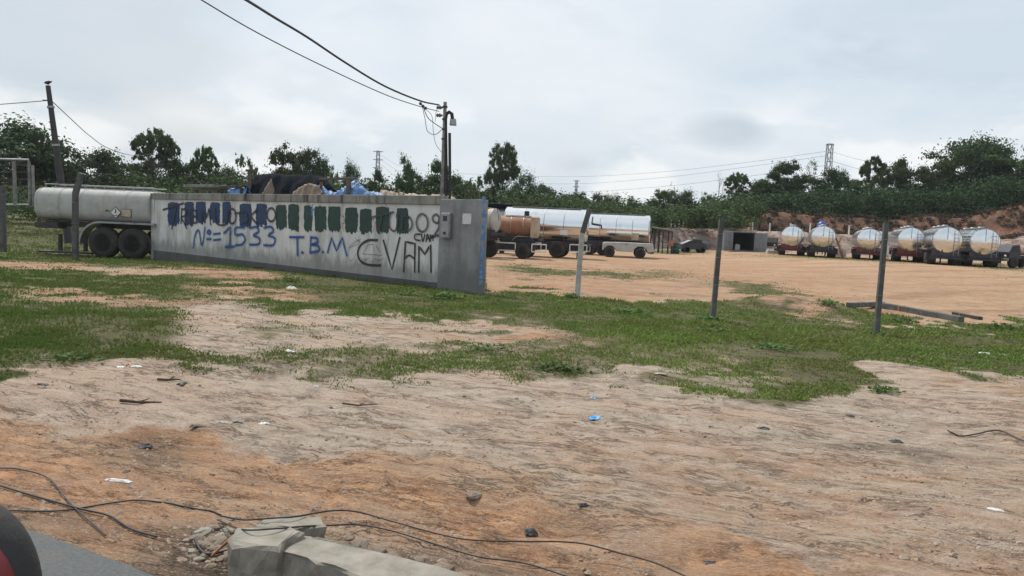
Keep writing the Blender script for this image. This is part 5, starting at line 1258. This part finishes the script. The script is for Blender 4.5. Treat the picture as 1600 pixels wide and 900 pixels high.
gcable('ground_cable', 'long black cable snaking across the clay past the concrete chunks to the bottom edge', [(-20, 802), (15, 800), (94, 800), (181, 787), (227, 784), (302, 796), (345, 806)], .0045, .008)
q = [G(345, 806, .05), G(378, 812, .09), G(405, 811, .145), G(434, 809, .148), G(463, 807, .145), G(518, 798, .10), G(559, 800, .05), G(611, 814, .03), G(680, 833, .03), G(731, 843, .03), G(800, 846, .04), G(900, 848, .04), G(975, 866, .03), G(1025, 880, .03), G(1075, 902, .03)]
tag(MB().tube(smooth_pts(q, 8), .0045, 6).build('ground_cable', M['cable']), 'black cable lying over the flat chunk and curving away to the right', 'cable')
q = [G(340, 812, .02), G(362, 822, .10), G(385, 828, .195), G(430, 826, .195), G(480, 822, .145), G(511, 821, .1), G(559, 820, .04), G(611, 829, .03), G(680, 850, .03), G(748, 870, .03), G(820, 880, .03), G(900, 905, .03)]
tag(MB().tube(smooth_pts(q, 8), .0042, 6).build('ground_cable', M['cable']), 'second black cable crossing the square chunk, nearer than the other', 'cable')
gcable('ground_cable', 'dark cable slanting down from the left edge to the rubble heap', [(-20, 757), (0, 762), (57, 779), (125, 798), (170, 809), (205, 830), (245, 842)], .0055)
gcable('ground_cable', 'thin dark cable looping from the left edge down towards the asphalt', [(-10, 734), (30, 736), (75, 750), (110, 790), (165, 840)], .004)
gcable('ground_cable', 'thin black cable lying on pale clay at the right edge', [(1480, 680), (1500, 683), (1525, 682), (1560, 681), (1600, 691), (1640, 700)], .006)
gcable('ground_cable', 'grey cable loop at the foot of the square concrete chunk', [(300, 835), (320, 868), (370, 862), (400, 880), (412, 905)], .006)
# litter
def crumple(px, py, sx, sy, h, mat, label, name, cat, seed=0):
    f_ = .42+.035*GT(px, py).y; sx *= f_; sy *= f_; h *= f_; p = GT(px, py); n = 7; vs = []; rnd = random.Random(seed)
    for i in range(n):
        for j in range(n):
            u, v = i/(n-1)*2-1, j/(n-1)*2-1; e = 1-max(abs(u), abs(v))**3
            vs.append((u*sx*(1+rnd.uniform(-.25, .2)), v*sy*(1+rnd.uniform(-.3, .2)), h*(.15+e*rnd.uniform(.2, 1))))
    o = MB().add(vs, [(i*n+j, (i+1)*n+j, (i+1)*n+j+1, i*n+j+1) for i in range(n-1) for j in range(n-1)]).build(name, M[mat]); s = o.modifiers.new('t', 'SOLIDIFY'); s.thickness = .004
    o.location = p; o.rotation_euler = (0, 0, rnd.uniform(-.4, .1)); return tag(o, label, cat)
for k, a in enumerate([(932, 654, .10, .07, .035, 'blue_plastic', 'bright blue plastic scrap on the pale clay in the middle', 'plastic_scrap', 'litter'),
    (928, 622, .05, .03, .02, 'blue_plastic', 'tiny blue plastic bit at the grass edge above the larger blue scrap', 'plastic_scrap', 'litter'),
    (452, 550, .08, .06, .04, 'white_litter', 'white litter lump on the bare path left of centre', 'paper_litter', 'litter'),
    (1540, 553, .14, .07, .03, 'white_litter', 'white plastic bag on the grass near the right edge', 'plastic_bag', 'litter'),
    (1568, 556, .09, .05, .03, 'white_litter', 'small white scrap right of the plastic bag', 'paper_litter', 'litter'),
    (1031, 592, .09, .05, .02, 'beige_sheet', 'pinkish flat scrap in the grass right of centre', 'flat_scrap', 'litter'),
    (455, 451, .10, .07, .06, 'white_litter', 'white scrap beside the weed in front of the wall', 'paper_litter', 'litter'),
    (188, 573, .10, .05, .02, 'white_litter', 'white scrap at the lower grass edge on the left', 'paper_litter', 'litter'),
    (214, 573, .08, .04, .02, 'white_litter', 'white scrap just right of another at the left grass edge', 'paper_litter', 'litter'),
    (284, 600, .05, .07, .03, 'dark_litter', 'blue-black scrap by the twig at the top of the clay', 'plastic_scrap', 'litter'),
    (67, 601, .08, .04, .03, 'dark_litter', 'blue-grey scrap on the clay edge at far left', 'plastic_scrap', 'litter'),
    (311, 667, .11, .04, .025, 'dark_litter', 'black flat scrap on the pale clay left of centre', 'plastic_scrap', 'litter'),
    (348, 660, .09, .05, .02, 'beige_sheet', 'cream scrap right of the black flat one', 'flat_scrap', 'litter'),
    (373, 661, .08, .04, .02, 'concrete', 'grey scrap right of the cream one', 'flat_scrap', 'litter'),
    (227, 692, .09, .06, .05, 'dark_litter', 'black clump on the edge of the orange clay at left', 'plastic_scrap', 'litter'),
    (1193, 670, .07, .05, .03, 'dark_litter', 'black scrap right of the blue plastic', 'plastic_scrap', 'litter'),
    (1400, 690, .08, .05, .03, 'dark_litter', 'black scrap left of the thin cable on the right', 'plastic_scrap', 'litter'),
    (1328, 654, .05, .04, .02, 'dark_litter', 'small dark scrap on pale clay at right', 'plastic_scrap', 'litter'),
    (829, 837, .06, .05, .06, 'dark_litter', 'black clump beside the cable at lower middle', 'plastic_scrap', 'litter'),
    (911, 792, .05, .04, .03, 'dark_litter', 'small black scrap above the cable right of the black clump', 'plastic_scrap', 'litter'),
    (1112, 866, .05, .04, .03, 'dark_litter', 'small dark scrap near the bottom edge right of the cables', 'plastic_scrap', 'litter'),
    (184, 752, .14, .03, .03, 'white_litter', 'dirty white curved strip in the orange clay at left', 'plastic_strip', 'litter'),
    (1556, 797, .07, .03, .02, 'white_litter', 'pale scrap at the lower right', 'paper_litter', 'litter'),
    (494, 604, .04, .03, .02, 'white_litter', 'tiny pale scrap on the path edge below the grass', 'paper_litter', 'litter'),
    (413, 662, .06, .04, .02, 'white_litter', 'small pale scrap furthest right of the scraps row on the clay', 'paper_litter', 'litter')]): crumple(*a, seed=k)
def twig(label, pts, r=.008):
    q = [GT(x, y)+Vector((0, 0, .02)) for x, y in pts]; t = thing('twig', label, 'twig', tuple(q[0])); q = [p-q[0] for p in q]
    MB().tube(q, [r]+[r*.8]*(len(q)-2)+[r*.4], 6).build('stem', M['brown_litter'], t); MB().tube([q[len(q)//2], q[len(q)//2]+(q[-1]-q[0])*.2+Vector((0, .06, .02))], [r*.6, r*.2], 5).build('side_twig', M['brown_litter'], t)
twig('dark twig lying on the pale clay at left', [(188, 630), (215, 632), (253, 632)], .014)
twig('short dark twig at the edge of the grass at left', [(247, 596), (262, 597), (282, 596)], .014)
twig('thin dark twig on the pale clay near the middle', [(535, 634), (560, 637), (590, 635)], .008)

# clods and gravel strewn over the clay (uncountable)
def gravel():
    global RNG
    RNG = np.random.default_rng(21); n = 9000
    px = RNG.uniform(-60, 1660, n); py = 590+310*RNG.random(n)**.8
    d = np.stack([(px-800)/F, -(py-450)/F, -np.ones(n)], -1) @ M3.T; t_ = -CAMZ/d[:, 2]; x = d[:, 0]*t_; y = d[:, 1]*t_
    g = masks(x, y)[0]; k = (roadd(x, y) > .15) & (RNG.random(n) > g*.8) & (fbm(x, y, .8, 3, 91) > .40); x, y = x[k], y[k]; n = len(x); z = terr(x, y)
    r = RNG.lognormal(-5.05, .5, n).clip(.003, .024)
    base = np.array([[1, 0, -.2], [.3, 1, -.2], [-.9, .5, -.2], [-.8, -.7, -.2], [.4, -1, -.2], [.1, .1, .75], [-.3, -.3, .7]])
    fc = [(0, 1, 5), (1, 2, 5), (2, 6, 5), (2, 3, 6), (3, 4, 6), (4, 5, 6), (4, 0, 5)]
    a = RNG.uniform(0, 6.28, n); c, s = np.cos(a), np.sin(a); jit = RNG.uniform(.7, 1.3, (n, 7, 3)); b = base[None]*jit
    bx = b[..., 0]*c[:, None]-b[..., 1]*s[:, None]; by = b[..., 0]*s[:, None]+b[..., 1]*c[:, None]
    v = np.stack([x[:, None]+bx*r[:, None]*1.3, y[:, None]+by*r[:, None], z[:, None]+b[..., 2]*r[:, None]*.7], -1).reshape(-1, 3)
    f = (np.array(fc)[None]+np.arange(n)[:, None, None]*7).reshape(-1, 3)
    me = bpy.data.meshes.new('gravel'); me.from_pydata(v.tolist(), [], f.tolist())
    tt = NT('mixed gravel'); c_ = tt.mix(tt.ramp(tt.noise(tt.coord(), 3.5, 4, .7), [(.4, 0.0), (.6, 1.0)]), (.26, .18, .125), (.34, .27, .21)); c_ = tt.mix(tt.ramp(tt.noise(tt.coord(), 17, 2, .7), [(.56, 0.0), (.6, 1.0)]), c_, (.14, .10, .08)); tt.col(c_); tt.set(Roughness=.95)
    me.materials.append(tt.m); o = bpy.data.objects.new('gravel', me); COL.objects.link(o); tag(o, 'loose clods and gravel strewn over the bare clay', 'gravel', kind='stuff')
gravel()

# own vehicle's wing mirror, bottom left
c = P(-62, 935, .62)
wm = thing('wing_mirror', 'black-rimmed red wing mirror cut off in the bottom left corner', 'car mirror', tuple(c))
def ell(rx, ry, rz, cx=0, cy=0, cz=0):
    m = MB(); n = 40; k = 20; vs = []
    for i in range(k+1):
        ph = PI*i/k
        for j in range(n): th = 2*PI*j/n; vs.append((cx+rx*math.sin(ph)*math.cos(th), cy+ry*math.cos(ph), cz+rz*math.sin(ph)*math.sin(th)))
    return m.add(vs, [(i*n+j, i*n+(j+1) % n, (i+1)*n+(j+1) % n, (i+1)*n+j) for i in range(k) for j in range(n)], True)
ell(.0655, .05, .092).build('housing', M['black'], wm); ell(.0475, .05, .068, .0145, -.022, .0065).build('red_cover', M['red_car'], wm)

# ------------------------------------------------------------------ light and sky
SE, SA = 56, -38      # elevation, azimuth (from +Y towards +X)
w = bpy.data.worlds.new('World'); sc.world = w; w.use_nodes = True; nt = w.node_tree; nt.nodes.clear()
N = lambda t, **k: (lambda x: ([setattr(x, a, b) for a, b in k.items()], x)[1])(nt.nodes.new(t)); Lk = nt.links.new
out = N('ShaderNodeOutputWorld'); bg = N('ShaderNodeBackground'); bg.inputs[1].default_value = .1; Lk(bg.outputs[0], out.inputs[0])
sky = N('ShaderNodeTexSky', sky_type='NISHITA'); sky.sun_disc = False; sky.sun_elevation = R(SE); sky.sun_rotation = R(SA); sky.air_density = 1.2; sky.dust_density = 2.5
tc = N('ShaderNodeTexCoord'); sep = N('ShaderNodeSeparateXYZ'); Lk(tc.outputs['Generated'], sep.inputs[0])
def mth(op, a, b=0.0, clamp=False):
    x = N('ShaderNodeMath', operation=op, use_clamp=clamp)
    for i, v in ((0, a), (1, b)):
        if isinstance(v, (int, float)): x.inputs[i].default_value = v
        else: Lk(v, x.inputs[i])
    return x.outputs[0]
zc = mth('ADD', mth('MAXIMUM', sep.outputs['Z'], 0.0), .22)
cmb = N('ShaderNodeCombineXYZ'); Lk(mth('DIVIDE', sep.outputs['X'], zc), cmb.inputs[0]); Lk(mth('DIVIDE', sep.outputs['Y'], zc), cmb.inputs[1])
def wn(scale, det, rough, dist, off=0):
    mp = N('ShaderNodeMapping'); mp.inputs['Location'].default_value = (off, off*1.7, 0); Lk(cmb.outputs[0], mp.inputs[0])
    x = N('ShaderNodeTexNoise'); x.inputs['Scale'].default_value = scale; x.inputs['Detail'].default_value = det; x.inputs['Roughness'].default_value = rough; x.inputs['Distortion'].default_value = dist; Lk(mp.outputs[0], x.inputs['Vector']); return x.outputs[0]
def wr(f, stops):
    x = N('ShaderNodeValToRGB'); e = x.color_ramp.elements
    while len(e) < len(stops): e.new(.5)
    for q, (p, c) in zip(e, stops): q.position = p; q.color = (c, c, c, 1) if isinstance(c, (int, float)) else (*c, 1)
    Lk(f, x.inputs[0]); return x.outputs[0]
def wm_(f, a, b):
    x = N('ShaderNodeMix', data_type='RGBA')
    for i, v in ((0, f), (6, a), (7, b)):
        if isinstance(v, (int, float)): x.inputs[i].default_value = v
        elif isinstance(v, tuple): x.inputs[i].default_value = (*v, 1)
        else: Lk(v, x.inputs[i])
    return x.outputs[2]
CL = (6.4, 7.35, 8.2); CB = (8.9, 9.3, 9.7); CD = (5.2, 6.1, 7.1)
cl = wm_(wr(wn(.75, 6, .55, .3, 2.0), [(.40, 0.0), (.68, 1.0)]), CL, CB)
cl = wm_(wr(wn(1.5, 7, .6, .2, 7.3), [(.54, 0.0), (.74, .65)]), cl, CD)
# cumulus heads low over the trees, left side
low = N('ShaderNodeTexNoise'); low.inputs['Scale'].default_value = 5.5; low.inputs['Detail'].default_value = 5; low.inputs['Roughness'].default_value = .5; lm = N('ShaderNodeMapping'); lm.inputs['Scale'].default_value = (1, 1, 2.2); Lk(tc.outputs['Generated'], lm.inputs[0]); Lk(lm.outputs[0], low.inputs['Vector'])
band = mth('MULTIPLY', wr(sep.outputs['Z'], [(.0, 1.0), (.12, .9), (.2, 0.0)]), wr(low.outputs[0], [(.50, 0.0), (.58, .8)]))
cl = wm_(band, cl, (10, 10.1, 10.1))
def spot(px, py, sx, amt, col):
    global cl
    d = ray(px, py).normalized(); v = N('ShaderNodeVectorMath', operation='SUBTRACT'); Lk(tc.outputs['Generated'], v.inputs[0]); v.inputs[1].default_value = d
    s = N('ShaderNodeVectorMath', operation='MULTIPLY'); Lk(v.outputs[0], s.inputs[0]); s.inputs[1].default_value = (1/sx, 1/sx, 2.2/sx)
    l = N('ShaderNodeVectorMath', operation='LENGTH'); Lk(s.outputs[0], l.inputs[0])
    n = mth('ADD', l.outputs['Value'], mth('MULTIPLY', mth('SUBTRACT', low.outputs[0], .5), 1.8)); cl = wm_(wr(n, [(.2, amt), (1.0, 0.0)]), cl, col)
spot(1140, 203, .06, .75, (4.3, 5.2, 6.1)); spot(895, 257, .035, .35, (4.6, 5.1, 5.8)); spot(470, 200, .045, .8, (9.8, 9.85, 9.8)); spot(300, 190, .09, .85, (9.7, 9.75, 9.7)); spot(150, 200, .06, .7, (9.5, 9.6, 9.6)); spot(760, 60, .45, .55, (8.6, 8.9, 9.1)); spot(290, 215, .05, .4, (5.4, 5.8, 6.2)); spot(80, 60, .35, .5, (5.5, 5.95, 6.4)); spot(420, 215, .09, .5, (5.8, 6.2, 6.7)); spot(200, 235, .08, .5, (5.8, 6.2, 6.7))
fin = wm_(.88, sky.outputs[0], cl); Lk(fin, bg.inputs[0])
s = bpy.data.lights.new('sun', 'SUN'); s.energy = 3.6; s.angle = R(1.5); s.color = (1, .95, .87); so = bpy.data.objects.new('sun', s); COL.objects.link(so)
sd_ = Vector((math.sin(R(SA))*math.cos(R(SE)), math.cos(R(SA))*math.cos(R(SE)), math.sin(R(SE)))); so.rotation_euler = sd_.to_track_quat('Z', 'Y').to_euler()

# ------------------------------------------------------------------ humid air
HZ = .0002
if HZ:
    t = NT('humid haze'); t.t.links.clear(); v = t.n('ShaderNodeVolumePrincipled'); v.inputs['Density'].default_value = HZ; v.inputs['Color'].default_value = (.86, .92, 1, 1); v.inputs['Anisotropy'].default_value = .2; t.l(v.outputs[0], t.out.inputs['Volume'])
    o = MB().box((0, 250, 24), (1500, 620, 58)).build('haze', t.m); tag(o, 'thin humid haze in the air over the yard', 'haze', kind='stuff')

sc.render.engine = 'CYCLES'
sc.view_settings.view_transform = 'Standard'; sc.view_settings.look = 'None'; sc.view_settings.gamma = 1; sc.view_settings.exposure = .08
sc.cycles.max_bounces = 6; sc.cycles.transparent_max_bounces = 12; sc.cycles.volume_bounces = 0
